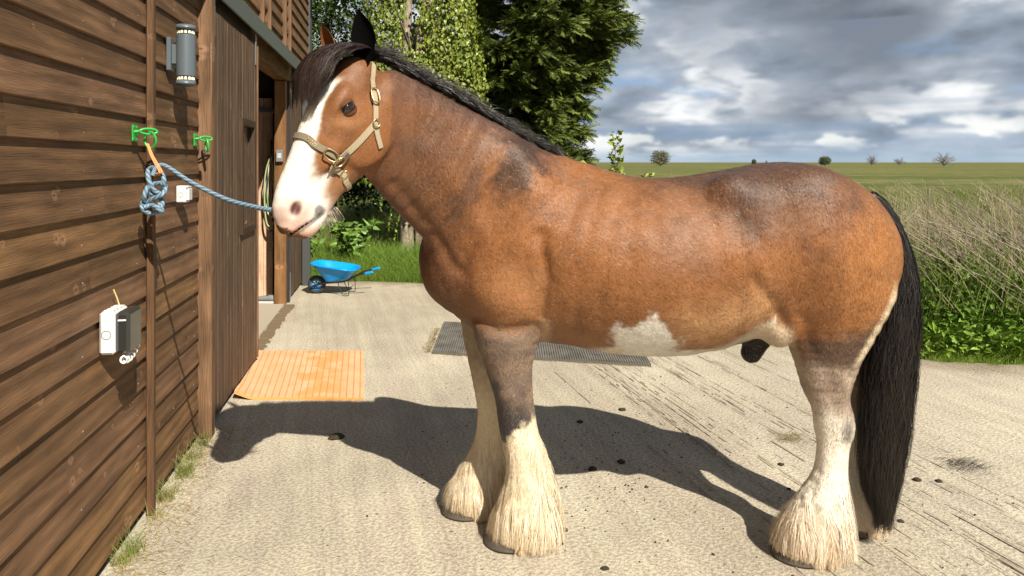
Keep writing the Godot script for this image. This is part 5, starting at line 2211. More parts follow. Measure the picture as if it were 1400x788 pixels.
# coat colour at a point, by where it lies on the horse (lx along the body, y height, head and leg regions)
func coat(p: Vector3) -> Color:
	var q := p - ROOT
	var lx := q.dot(ALONG)
	var lw := q.dot(NEAR)
	var U := 700.0 + lx * 325.0
	var V := 222.0 + (EYE - p.y) * 325.0
	var n1 := paint_a.get_noise_3dv(p * 6.0)
	var n2 := paint_b.get_noise_3dv(p * 22.0)
	var n3 := paint_c.get_noise_3dv(p * 120.0)
	var h := p - HO
	var ha := h.dot(HF) / HS
	var hy := h.y / HS
	var hw := h.dot(HW) / HS
	var c := BAY
	var white := Color(.80, .765, .70)
	var cream := Color(.70, .60, .43)
	var black := Color(.016, .013, .013)
	var brown := Color(.13, .052, .023)
	# ---- head
	var headness := sm(-.12, -.06, ha + hy * .10) * sm(.25, .1, h.length() - .55) if p.x < 0.1 else 0.0
	if headness > 0.5:
		c = BAY.lerp(Color(.21, .088, .035), .5 + .5 * n1)
		c = c.lerp(brown, .55 * sm(-.22, -.08, hy) + .30 * sm(.5, 1.0, n1 + .5))
		c = c.lerp(Color(.40, .23, .12), .35 * sm(-.40, -.50, hy))
		# distance across the face, wider below
		var bl := .068 + .003 * sin(hy * 17.0) + n2 * .003 + .004 * sm(-.40, -.54, hy)
		var front := .135 - hy * .31                      # how far forward the face line lies
		var bw := sm(bl + .006, bl - .006, absf(hw - .002)) * sm(-.07, -.02, ha - front + .06)
		bw *= sm(-.06, -.11, hy)
		c = c.lerp(white, bw)
		var low := sm(-.49, -.54, hy - .10 * (ha - .25) + n2 * .02)     # white nose and lips
		c = c.lerp(white, low * sm(.13, .19, ha))
		c = c.lerp(Color(.50, .40, .33), .8 * sm(-.50, -.56, hy) * sm(.19, .12, ha))
		# pink skin at nostril and lips
		var pink := sm(.10, .03, Vector3(ha - .30, (hy + .58) * .9, 0).length() + n2 * .014)
		c = c.lerp(Color(.66, .40, .32), pink * .75)
		c = c.lerp(Color(.74, .42, .31), .8 * sm(-.605, -.63, hy) * sm(.18, .22, ha))
		var grey := sm(.030, .014, Vector2(ha - .205, hy + .565).length() + n2 * .008)    # dark corner of the mouth
		c = c.lerp(Color(.10, .09, .09), grey * .85)
		var nz := sm(.030, .012, Vector3(ha - .297, (hy + .553) * .8, (absf(hw) - .064) * .9).length())
		c = c.lerp(Color(.10, .045, .035), nz)
		c = c.lerp(Color(.02, .012, .01), sm(.010, .004, absf((ha - .212) * .42 + (hy + .592) * .62) + .0) * sm(.30, .28, ha) * sm(.165, .185, ha) * .8)
		var eye := Vector2(ha - .118, hy + .188).length()
		c = c.lerp(Color(.05, .028, .02), .9 * sm(.040, .024, eye + n2 * .004))
		c = c.lerp(Color(.36, .18, .08), .5 * sm(.03, .0, absf(eye - .062)) * sm(-.20, -.24, hy))
		return c * (1.0 + n2 * .10 + n3 * .07)
	# ---- trunk and neck
	var mott := clampf(.5 + n1 * .8, 0, 1)
	c = c.lerp(Color(.29, .122, .046), mott * .45)
	c = c.lerp(Color(.125, .055, .028), .5 * clampf(n1 * -1.4, 0, 1))
	# the neck and breast are a browner, darker bay than the barrel
	c = c.lerp(Color(.098, .046, .027), (.50 + .25 * n1) * sm(730, 590, U + (V - 250) * .25) * sm(.9, 1.15, p.y))
	c = c.lerp(Color(.105, .050, .030), (.45 + .25 * n1) * sm(655, 610, U) * sm(290, 350, V) * sm(450, 430, V))
	# dark along the crest, over the shoulder, along the back and croup
	var topline := table([[480, 60], [560, 95], [620, 128], [680, 165], [720, 190], [760, 212], [800, 229], [850, 242], [950, 240], [1060, 224], [1120, 232], [1190, 270], [1230, 350]], U)
	var below := V - topline
	if U > 500 and U < 1240:
		c = c.lerp(Color(.10, .056, .045), .85 * sm(42, 4, below + n1 * 16 + n2 * 10) * sm(500, 590, U) * sm(800, 740, U))
		c = c.lerp(Color(.066, .034, .022), .88 * sm(50, 4, below + n1 * 22 + n2 * 6) * sm(820, 950, U) * sm(1200, 1100, U))
	c = c.lerp(Color(.080, .043, .030), .60 * sm(-.7, .7, n1 + .15 * n2 + .1) * sm(700, 560, U + (V - 200) * .4) * sm(.0, .3, p.y - 1.25))
	c = c.lerp(Color(.085, .055, .045), .5 * sm(-.3, .7, n1 * 1.2 + n2 * .3) * sm(560, 640, U) * sm(760, 700, U) * sm(250, 190, V))
	var streak := absf((U - 722) + (V - 215) * .30 + n1 * 26)
	c = c.lerp(Color(.056, .031, .022), .90 * sm(38, 8, streak + n2 * 12) * sm(165, 190, V) * sm(300, 235, V + n2 * 12) * sm(-.1, .1, lw))
	c = c.lerp(Color(.060, .036, .030), .55 * sm(20, 4, absf((U - 648) - (V - 260) * -.25 + n1 * 22)) * sm(205, 240, V) * sm(330, 285, V))
	c = c.lerp(Color(.066, .035, .024), .82 * sm(78, 6, Vector2(U - 1022, (V - 262) * .9).length() + n1 * 14 + n2 * 3))
	c = c.lerp(Color(.10, .056, .042), .6 * sm(110, 10, Vector2((U - 1085) * .8, (V - 262) * 1.2).length() + n1 * 18))
	c = c.lerp(Color(.20, .085, .040), .5 * sm(70, 20, Vector2(U - 612, (V - 392) * .7).length() + n1 * 20))
	c = c.lerp(Color(.37, .175, .075), .6 * sm(90, 20, Vector2(U - 715, (V - 410) * 1.3).length() + n1 * 25))
	c = c.lerp(Color(.36, .150, .048), .75 * sm(75, 10, absf(U - 1200 + (V - 350) * .25 + n1 * 20)) * sm(270, 310, V) * sm(480, 420, V))
	c = c.lerp(Color(.22, .115, .07), .45 * sm(60, 10, absf(U - 945 + (V - 300) * .2 + n1 * 40)) * sm(240, 270, V) * sm(400, 340, V))
	# pale flank and belly
	c = c.lerp(Color(.50, .275, .13), .85 * sm(62, 2, absf(V - 430 + (U - 1000) * .30 + n1 * 20)) * sm(880, 960, U) * sm(1075, 1030, U))
	c = c.lerp(Color(.30, .145, .062), .5 * sm(420, 470, V + n1 * 18) * sm(735, 770, U) * sm(1000, 900, U))
	var edge := 442.0 + 10.0 * sin(U * .11) + 14.0 * sin(U * .047 + .8) + n2 * 12.0
	var patch := sm(835, 853, U + n2 * 10 - (V - 450) * .15) * sm(942, 920, U + n2 * 14 + (V - 470) * .25) * sm(edge - 5, edge + 7, V)
	var under := sm(474, 482, V + n2 * 5) * sm(800, 850, U) * sm(1010, 960, U)
	if U > 780 and U < 1060 and absf(lw) < .5:
		c = c.lerp(white * .96, maxf(patch, under * .9))
		c = c.lerp(Color(.62, .55, .44), .85 * sm(0, 12, V - table([[940, 486], [985, 470], [1020, 448], [1060, 418]], U) + n2 * 4) * sm(950, 985, U))
	# legs
	var fore := U < 860.0
	if fore and V > 400.0:
		V = 222.0 + (V - 222.0) / 1.04
	if V > 400.0:
		if fore:
			var f := sm(430, 462, V + n2 * 10 + absf(U - 700) * .12) * sm(775, 745, U)
			var greybrown := Color(.215, .150, .108).lerp(Color(.12, .085, .068), clampf(.5 + n1 * 1.3, 0, 1))
			if lw < 0.0: greybrown = greybrown.lerp(Color(.50, .39, .27), .6)
			c = c.lerp(greybrown, f)
			c = c.lerp(Color(.55, .36, .20), .6 * sm(15, 0, absf(U - 752 + (V - 450) * .1)) * sm(415, 440, V))
			if lw > 0.0:
				c = c.lerp(Color(.035, .032, .034), .92 * sm(515, 560, V + n1 * 26 + n2 * 10 - (U - 700) * .3))
				var w := sm(575, 592, V + n2 * 14 + (U - 712) * .8 + n1 * 8)
				c = c.lerp(cream, w)
			else:
				c = c.lerp(cream, sm(500, 590, V + n2 * 14))
		else:
			var dark := sm(438, 470, V + n1 * 14 + (U - 1130) * .15) * sm(985, 1075, U)
			c = c.lerp(Color(.075, .052, .042), dark * .85 * sm(1060, 1120, U + n1 * 20))
			c = c.lerp(Color(.58, .46, .33), .9 * sm(16, -4, (U - 1070) - (V - 440) * .42 + n2 * 6) * sm(425, 450, V) * sm(1020, 1050, U))
			c = c.lerp(Color(.42, .33, .25).lerp(Color(.19, .13, .10), clampf(.4 + n1, 0, 1)), sm(478, 505, V + n1 * 22) * sm(985, 1040, U))
			c = c.lerp(Color(.74, .68, .58), sm(535, 590, V + n1 * 18 - (U - 1130) * .5) * sm(985, 1040, U))
			c = c.lerp(Color(.07, .06, .06), .75 * sm(12, 2, Vector2(U - 1160, (V - 585) * .45).length()))
		var low2 := sm(660, 740, V + n1 * 26)
		c = c.lerp(Color(.62, .44, .24), low2 * .75)
		c = c.lerp(Color(.30, .20, .11), .70 * sm(728, 762, V + n2 * 20))
	# pale stripe beside the tail
	c = c.lerp(Color(.72, .60, .42), .9 * sm(12, 2, absf(U - table([[380, 1219], [410, 1208], [440, 1193], [480, 1174], [500, 1164]], V) - 4)) * sm(375, 410, V) * sm(505, 480, V))
	# sheath
	if U > 1000 and U < 1075 and V > 425 and V < 540 and absf(lw) < .12:
		c = c.lerp(Color(.27, .22, .18), .9 * sm(446, 456, V))
		c = c.lerp(black, sm(458, 466, V + n2 * 4))
	return c * (1.0 + n2 * lerpf(.16, .05, sm(.75, .45, p.y)) + n3 * .10)

# which way the hair lies
func lay(p: Vector3, n: Vector3) -> Vector3:
	var q := p - ROOT
	var lx := q.dot(ALONG)
	var h := p - HO
	var d := ALONG * .75 - Vector3.UP * .65
	if h.dot(HF) + h.y * .10 > -.07 and p.x < 0.1 and h.length() < .8:
		d = hdv(.3, -.6) + HW * signf(h.dot(HW)) * .15
	elif lx < .25 and p.y > 1.25:
		d = ALONG * .55 - Vector3.UP * .85
	elif p.y < .85:
		d = Vector3(.12, -1, 0)
	elif lx > .95:
		d = ALONG * .35 - Vector3.UP * .9
	d += Vector3(wob.get_noise_3dv(p * 9.0), wob.get_noise_3dv(p * 9.0 + Vector3(7, 0, 0)), wob.get_noise_3dv(p * 9.0 + Vector3(0, 7, 0))) * .9
	return (d - n * d.dot(n)).normalized()

var skin_p: PackedVector3Array
var skin_n: PackedVector3Array
var skin_ix: PackedInt32Array
var skin_c: PackedColorArray
var skin_parts: Array = []

func paint_some(i: int) -> void:
	var step := 2000
	var out := PackedColorArray()
	for k in range(i * step, mini((i + 1) * step, skin_p.size())):
		out.append(coat(skin_p[k]))
	skin_parts[i] = out

# folds and muscle edges: [how deep, how wide, points along it as (along, down) on the horse's side]
var folds := [[-.014, 9.0, [[748, 320], [757, 380], [747, 432]]], [-.012, 8.0, [[652, 440], [690, 455], [738, 447]]], [-.012, 9.0, [[1022, 372], [1052, 408], [1070, 440]]], [-.009, 9.0, [[1092, 428], [1112, 475]]],
	[-.009, 11.0, [[704, 238], [662, 305], [636, 372]]], [-.010, 9.0, [[556, 252], [598, 318], [626, 366]]], [-.008, 11.0, [[1140, 292], [1162, 372], [1150, 446]]], [.008, 14.0, [[600, 205], [640, 262], [668, 320]]],
	[.007, 18.0, [[735, 262], [712, 322]]], [-.007, 9.0, [[1128, 500], [1143, 560]]], [.008, 8.0, [[1156, 520], [1160, 590]]], [-.006, 7.0, [[715, 520], [718, 600]]], [.006, 9.0, [[690, 548], [712, 552]]], [-.006, 16.0, [[1000, 285], [1035, 330]]]]

func relief(p: Vector3, n: Vector3) -> float:
	var d := .0028 * paint_a.get_noise_3dv(p * 7.0) + .0012 * paint_b.get_noise_3dv(p * 19.0)
	var q := p - ROOT
	if p.y < .5:
		var k := sm(.48, .30, p.y)
		d += k * (.007 * wob.get_noise_3d(p.x * 30.0, p.y * 2.6, p.z * 30.0) + .0014 * wob.get_noise_3d(p.x * 70.0, p.y * 4.0, p.z * 70.0))
	var side := absf(n.dot(NEAR))
	if side < .25:
		return d
	var U := 700.0 + q.dot(ALONG) * 325.0
	var V := 222.0 + (EYE - p.y) * 325.0
	if U < 540.0:
		return d
	var at_ := Vector2(U, V)
	for f in folds:
		var pts: Array = f[2]
		var best := 1e9
		for i in pts.size() - 1:
			var a := Vector2(pts[i][0], pts[i][1])
			var b := Vector2(pts[i + 1][0], pts[i + 1][1])
			var t := clampf((at_ - a).dot(b - a) / (b - a).length_squared(), 0, 1)
			var e := (at_ - a.lerp(b, t)).length()
			best = minf(best, e)
		var w: float = f[1]
		if best < w * 3.0:
			d += f[0] * exp(-best * best / (w * w)) * sm(.25, .6, side)
	return d

func relief_some(i: int) -> void:
	var step := 2000
	var out := PackedVector3Array()
	for k in range(i * step, mini((i + 1) * step, skin_p.size())):
		out.append(skin_p[k] + skin_n[k] * relief(skin_p[k], skin_n[k]))
	skin_parts[i] = out

# ------------------------------------------------------------------ hair
func strand(s: Shape, path: Array, w0: float, w1: float, out: Vector3) -> void:
	var N := path.size()
	var first := -1
	for i in N:
		var t: Vector3 = path[mini(i + 1, N - 1)] - path[maxi(i - 1, 0)]
		var side := t.cross(out)
		if side.length_squared() < 1e-12:
			side = t.cross(Vector3.RIGHT)
		side = side.normalized()
		var w := lerpf(w0, w1, float(i) / (N - 1)) * 0.5
		var nn := side.cross(t).normalized()
		var k := s.vert(path[i] - side * w, nn)
		s.vert(path[i] + side * w, nn)
		if i == 0:
			first = k
		else:
			for q in [k - 2, k + 1, k - 1, k - 2, k, k + 1]:
				s.ix.append(q)

func hair_mat(rough := 0.42, spec := 0.5) -> StandardMaterial3D:
	var m := vmat(rough, spec)
	return m

func build_horse() -> void:
	paint_a = noise(31, 1.0, 4)
	paint_b = noise(32, 1.0, 3)
	paint_c = noise(33, 1.0, 2)
	horse_shape()
	var o := thing("horse", "bay heavy horse with a white blaze and feathered white legs, standing tied in the yard", "horse")
	var t0 := Time.get_ticks_msec()
	var r := surface_net(Vector3(-1.15, -0.02, -3.75), Vector3(1.85, 2.22, -2.5))
	skin_p = r[0]
	skin_ix = r[1]
	skin_n = soft_normals(skin_p, skin_ix)
	print("net ", skin_p.size(), " ", Time.get_ticks_msec() - t0)
	var nt := (skin_p.size() + 1999) / 2000
	skin_parts.resize(nt)
	parallel(relief_some, nt)
	skin_p = PackedVector3Array()
	for q in skin_parts:
		skin_p.append_array(q)
	skin_n = soft_normals(skin_p, skin_ix)
	parallel(paint_some, nt)
	for q in skin_parts:
		skin_c.append_array(q)
	print("painted ", Time.get_ticks_msec() - t0)
	var s := Shape.new()
	s.v = skin_p.duplicate()
	s.n = skin_n.duplicate()
	s.c = skin_c.duplicate()
	s.ix = skin_ix.duplicate()
	s.uv.resize(s.v.size())
	var skin := vmat(0.54, 0.40)
	skin.rim_enabled = true
	skin.rim = 0.12
	skin.rim_tint = 0.5
	put("body", s, skin, o)
	var e0 := Shape.new()
	ear(e0, hd(.035, .000, .055), Vector3(-.03, 1.0, -.02), Vector3(.95, 0, .30), .222, .054, Color(.005, .005, .005), Color(.005, .005, .005))
	put("ear", e0, vmat(.95, .08), o)
	var e1 := Shape.new()
	ear(e1, hd(.085, -.005, -.125), Vector3(-.10, 1.0, .0), Vector3(.75, 0, .66), .20, .046, Color(.30, .13, .05), Color(.22, .09, .035))
	put("ear", e1, vmat(.8, .2), o)
	eyes(o)
	coat_hair(o)
	tail(o)
	mane(o)
	forelock(o)
	feather(o)
	hooves(o)

func ear(s: Shape, base: Vector3, up: Vector3, side: Vector3, length: float, half: float, back: Color, inside: Color) -> void:
	up = up.normalized()
	side = (side - up * side.dot(up)).normalized()
	var fr := side.cross(up).normalized()              # the opening faces this way
	for face in [0, 1]:
		var rows := []
		for i in 15:
			var t := i / 14.0
			var w := half * table([[0, .42], [.18, .72], [.45, 1.0], [.7, .82], [.88, .42], [.97, .14], [1, .02]], t)
			var row := []
			for k in 13:
				var a := (k / 12.0 - .5) * 2.0
				var x := a * w
				var z := -(1.0 - a * a) * w * (.75 if face == 0 else .42) * (1.0 - .3 * t) + .02 * t * t
				row.append(base + up * (t * length - .03) + side * (x + .012 * sin(t * 3.0)) + fr * z)
			if face == 1:
				row.reverse()
			rows.append(row)
		s.tint = back if face == 0 else inside
		s.sheet(rows)
	s.tint = Color.WHITE

func eyes(o: Node) -> void:
	var use: Array[Seg] = []
	for q in segs:
		if (q.a - HO).length() < .6 and q.a.x < -.3:
			use.append(q)
	for e in [1.0, -1.0]:
		var sk := snap(hd(.116, -.190, .125 * e), 0.0, use)
		var nn := head_normal(sk, use)
		var c := sk - nn * .0225
		var fw := hdv(.72, -.52)
		fw = (fw - nn * fw.dot(nn)).normalized()
		var uw := nn.cross(fw).normalized()
		if uw.y < 0: uw = -uw
		var s := Shape.new()
		var prof := []
		for i in 13:
			var a := -PI / 2 + PI * i / 12.0
			prof.append(Vector2(cos(a) * .0360, sin(a) * .0360))
		s.lathe(prof, 20, Transform3D(Basis.IDENTITY, c))
		var m := mat(Color(.012, .007, .005), 0.06)
		m.clearcoat_enabled = true
		m.clearcoat = 1.0
		m.clearcoat_roughness = 0.03
		var eo := put("eye", s, m, o)
		var lids := Shape.new()
		for up in [1.0, -1.0]:
			var rows := []
			for i in 7:
				var t := i / 6.0
				var row := []
				for k in 13:
					var a := PI * (k / 12.0)
					var open := .50 if up > 0 else .36
					var el := lerpf(1.25, open * sin(a) + .0, t)
					var dirv: Vector3 = (fw * -cos(a) * cos(el) + uw * sin(el) * up + nn * sin(a) * cos(el)).normalized()
					row.append(c + dirv * (.0388 + .003 * t * (1.0 - t) * 4.0))
				if (up > 0) != (nn.dot(fw.cross(uw)) < 0):
					row.reverse()
				rows.append(row)
			lids.tint = Color(.11, .050, .026)
			lids.sheet(rows)
		put("eyelid", lids, vmat(.8, .15), eo)
		# lashes
		var la := Shape.new()
		la.tint = Color(.02, .015, .012)
		for k in 26:
			var a := PI * (.15 + .7 * k / 25.0)
			var dirv: Vector3 = (fw * -cos(a) * cos(.5) + uw * sin(.5) + nn * sin(a) * cos(.5)).normalized()
			var p: Vector3 = c + dirv * .0395
			strand(la, [p, p + dirv * .008 - Vector3.UP * .002, p + dirv * .014 - Vector3.UP * .008], .0012, .0004, Vector3.UP)
		put("eyelash", la, vmat(.5), eo)

# a short coat over the whole skin: one small blade per hair tuft, coloured like the skin below it
func coat_hair(o: Node) -> void:
	var s := Shape.new()
	var count := skin_ix.size() / 3
	var per := 1.6
	for f in count * 2:
		if rng.randf() > per * .5:
			continue
		var f3 := (f % count) * 3
		var b1 := sqrt(rng.randf())
		var b2 := rng.randf()
		var i := skin_ix[f3 + rng.randi_range(0, 2)]
		var n := skin_n[i]
		var p := skin_p[skin_ix[f3]] * (1.0 - b1) + skin_p[skin_ix[f3 + 1]] * (b1 * (1.0 - b2)) + skin_p[skin_ix[f3 + 2]] * (b1 * b2)
		var jit := Vector3(rnd(-1, 1), rnd(-1, 1), rnd(-1, 1)) * .006
		p += jit - n * jit.dot(n)
		var h := p - HO
		var nose := h.dot(HF) > .2 * HS and h.y < -.46
		if nose and rng.randf() < .8:
			continue
		var d := (lay(p, n) + n * rnd(.01, .10) + Vector3(rnd(-.2, .2), rnd(-.2, .2), rnd(-.2, .2))).normalized()
		var L := rnd(.006, .0135)
		if h.length() < .8 and p.x < -.4:
			L *= .45
		var w := rnd(.00045, .0009)
		var side := d.cross(n).normalized() * w
		var j := rnd(.62, 1.42)
		var c := skin_c[i]
		if rng.randf() < .10: c = c.lerp(Color(.52, .40, .30), .45)
		s.tint = Color(c.r * j, c.g * j, c.b * j * rnd(.9, 1.1))
		var nn := (n + d * .2 + side.normalized() * rnd(-.35, .35)).normalized()
		var a := s.vert(p - side + n * .0003, nn)
		s.vert(p + side + n * .0003, nn)
		s.vert(p + d * L, nn)
		s.ix.append(a); s.ix.append(a + 2); s.ix.append(a + 1)
	var b := put("coat", s, hair_mat(.46, .45), o)
	b.set_meta("kind", "stuff")

func tail(o: Node) -> void:
	# the dock and the mass of hair
	var pts := [hc(1188, 268, 0), hc(1206, 285, .0), hc(1222, 318, .01), hc(1229, 370, .02), hc(1222, 430, .035), hc(1211, 500, .045), hc(1203, 580, .05), hc(1198, 650, .05), hc(1203, 700, .045)]
	var rad := [.028, .032, .034, .060, .088, .102, .100, .080, .035]
	var wid := [.028, .032, .034, .055, .07, .08, .08, .07, .03]
	var core := Shape.new()
	var mid := spline(pts, 5)
	var rows := []
	var R := []
	for i in mid.size():
		var t := i / 5.0
		var k := mini(int(t), 7)
		var f := t - k
		R.append([lerpf(rad[k], rad[k + 1], f), lerpf(wid[k], wid[k + 1], f)])
	for i in mid.size():
		var ring := []
		var tt: Vector3 = (mid[mini(i + 1, mid.size() - 1)] - mid[maxi(i - 1, 0)]).normalized()
		var sx := (ALONG - tt * ALONG.dot(tt)).normalized()
		var sz := tt.cross(sx).normalized()
		for k in 25:
			var a := TAU * k / 24.0
			var wobb := 1.0 + .12 * wob.get_noise_3d(cos(a) * 3.0, i * .08, sin(a) * 3.0)
			ring.append(mid[i] + (sx * cos(a) * R[i][0] + sz * sin(a) * R[i][1]) * .80 * wobb)
		rows.append(ring)
	core.tint = Color(.012, .010, .010)
	core.sheet(rows)
	var root := put("tail", core, vmat(.6, .3), o)
	var s := Shape.new()
	for q in 5600:
		var a := rnd(0, TAU)
		var rr := rnd(.72, 1.04) if q % 5 else rnd(.9, 1.16)
		var start := rng.randi_range(0, 16)
		if q % 3 == 0:
			start = rng.randi_range(6, 26)
		var stop := mini(mid.size() - 1, start + rng.randi_range(14, 34))
		if q % 4 == 0:
			stop = mid.size() - 1
		var path := []
		var curl := rnd(-.9, .9)
		var ph := rnd(0, 6.0)
		for i in range(start, stop + 1, 2):
			var tt: Vector3 = (mid[mini(i + 1, mid.size() - 1)] - mid[maxi(i - 1, 0)]).normalized()
			var sx := (ALONG - tt * ALONG.dot(tt)).normalized()
			var sz := tt.cross(sx).normalized()
			var aa := a + curl * (i - start) * .012 + .16 * sin(ph + i * .9) + .16 * wob.get_noise_3d(a * 2.0, i * .12, 4.0)
			var w := 1.0 + .07 * sin(ph * 2.0 + i * 1.15)
			path.append(mid[i] + (sx * cos(aa) * R[i][0] + sz * sin(aa) * R[i][1]) * rr * w)
		if path.size() < 3:
			continue
		var last: Vector3 = path[-1]
		if q % 4 == 0:
			path.append(last + Vector3(rnd(-.012, .012), -rnd(.02, .07), rnd(-.012, .012)))
		var col := rnd(.7, 1.6)
		s.tint = Color(.0115, .010, .0095) * col
		if q % 9 == 0:
			s.tint = Color(.040, .025, .018)
		strand(s, path, rnd(.0014, .0028), .0006, ((path[1] - mid[clampi(start + 2, 0, mid.size() - 1)]).normalized() + Vector3(rnd(-.6, .6), 0, rnd(-.6, .6))).normalized())
	put("tail_hair", s, hair_mat(.38, .5), root).set_meta("kind", "stuff")

func crest_points() -> Array:
	var c := []
	for r in [[500, 78, 2.965], [520, 78, 3.0], [560, 99, 3.075], [590, 114, 3.13], [620, 129, 3.185], [650, 147, 3.24], [680, 165, 3.29], [705, 180, 3.33], [735, 196, 3.34], [758, 208, 3.34]]:
		c.append(at(r[0], r[1], r[2]))
	return c

func mane(o: Node) -> void:
	var cr := spline(crest_points(), 8)
	var s := Shape.new()
	var N := cr.size()
	for q in 7500:
		var f := pow(rng.randf(), .9) * (N - 1.01)
		var i := int(f)
		var p: Vector3 = cr[i].lerp(cr[i + 1], f - i)
		var t: Vector3 = (cr[i + 1] - cr[i]).normalized()
		var across := t.cross(Vector3.UP).normalized()
		if across.z < 0: across = -across                       # towards the viewer
		var frac := f / N
		var clump := wob.get_noise_2d(f * .9, 3.0)
		var clump2 := wob.get_noise_2d(f * 2.3, 8.0)
		var sd := rnd(-1, 1)
		p += across * sd * .022 - Vector3.UP * rnd(.004, .022)
		var L := rnd(.045, .125) * (1.0 - .5 * frac) * (1.0 + clump * .5)
		var d := (Vector3.UP * rnd(.45, .85) * (1.0 + clump) + across * (sd * .5 + clump2 * .6) + t * rnd(.5, 1.1)).normalized()
		var path := [p]
		var cur := p
		for k in 5:
			cur = cur + d * L * .2
			d = (d - Vector3.UP * (.22 + .10 * clump2) + t * .16 + across * (sd * .10 + clump * .15)).normalized()
			path.append(cur)
		var j := rnd(.5, 1.4)
		s.tint = Color(.018, .015, .014) * j
		if q % 7 == 0 or (frac > .7 and q % 3 == 0): s.tint = Color(.045, .040, .038)
		strand(s, path, rnd(.0018, .0034), .0005, Vector3(rnd(-.8, .8), .3 + rnd(-.4, .6), 1))
	put("mane", s, hair_mat(.42, .4), o)

func forelock(o: Node) -> void:
	# a thick fringe that parts at the poll and falls over the forehead
	var core := Shape.new()
	var rows := []
	for i in 13:
		var t := i / 12.0 * .66
		var row := []
		for k in 15:
			var a := (k / 14.0 - .5) * 1.8
			row.append(fore_pt(t, a * .92, -.020))
		rows.append(row)
	core.tint = Color(.022, .014, .013)
	core.sheet(rows)
	var root := put("forelock", core, vmat(.7, .2), o)
	var s := Shape.new()
	for q in 7500:
		var a := rnd(-1, 1)
		var t0 := rnd(0, .15) if q % 3 else rnd(0, .6)
		var lock := wob.get_noise_2d(a * 7.0, 9.0)
		var t1 := 1.02 + .24 * lock + rnd(-.22, .08)
		if q % 5 == 0: t1 = rnd(.6, 1.0)
		var path := []
		var ph := rnd(0, 6)
		var puff := rnd(-.012, .016)
		for k in 8:
			var t := lerpf(t0, t1, k / 7.0)
			var spread := a + .05 * sin(ph + k * .8) * k / 7.0 + .16 * wob.get_noise_2d(a * 5, t * 2.5) - .10 * lock * t
			path.append(fore_pt(t, spread, puff * sin(PI * minf(t, 1.0)) + rnd(-.0015, .0015)))
		var j := rnd(.6, 1.5)
		s.tint = Color(.026, .0175, .016) * j
		if q % 6 == 0: s.tint = Color(.060, .037, .031)
		strand(s, path, rnd(.0016, .0030), .0004, (HF * .8 + Vector3.UP * .6 + HW * (a * .8 + rnd(-.8, .8))).normalized())
	put("forelock_hair", s, hair_mat(.34, .55), root).set_meta("kind", "stuff")

func fore_pt(t: float, a: float, lift: float) -> Vector3:
	# t runs from the poll down the forehead, a from the far side (-1) to the near side (1)
	var fa := table([[0, -.035], [.25, .072], [.5, .180], [.75, .252], [1, .272], [1.2, .272]], t)
	var fy := table([[0, .040], [.25, .060], [.5, .024], [.75, -.050], [1, -.138], [1.2, -.19]], t)
	var far := table([[0, .05], [.3, .095], [.7, .115], [1, .10]], t)
	var near := table([[0, .05], [.3, .098], [.7, .122], [1, .108]], t)
	var w := lerpf(-far, near, a * .5 + .5)
	var drop := 3.3 * w * w
	return hd(fa - drop * .9, fy - drop * .45, w) + hdv(.75, .5) * lift

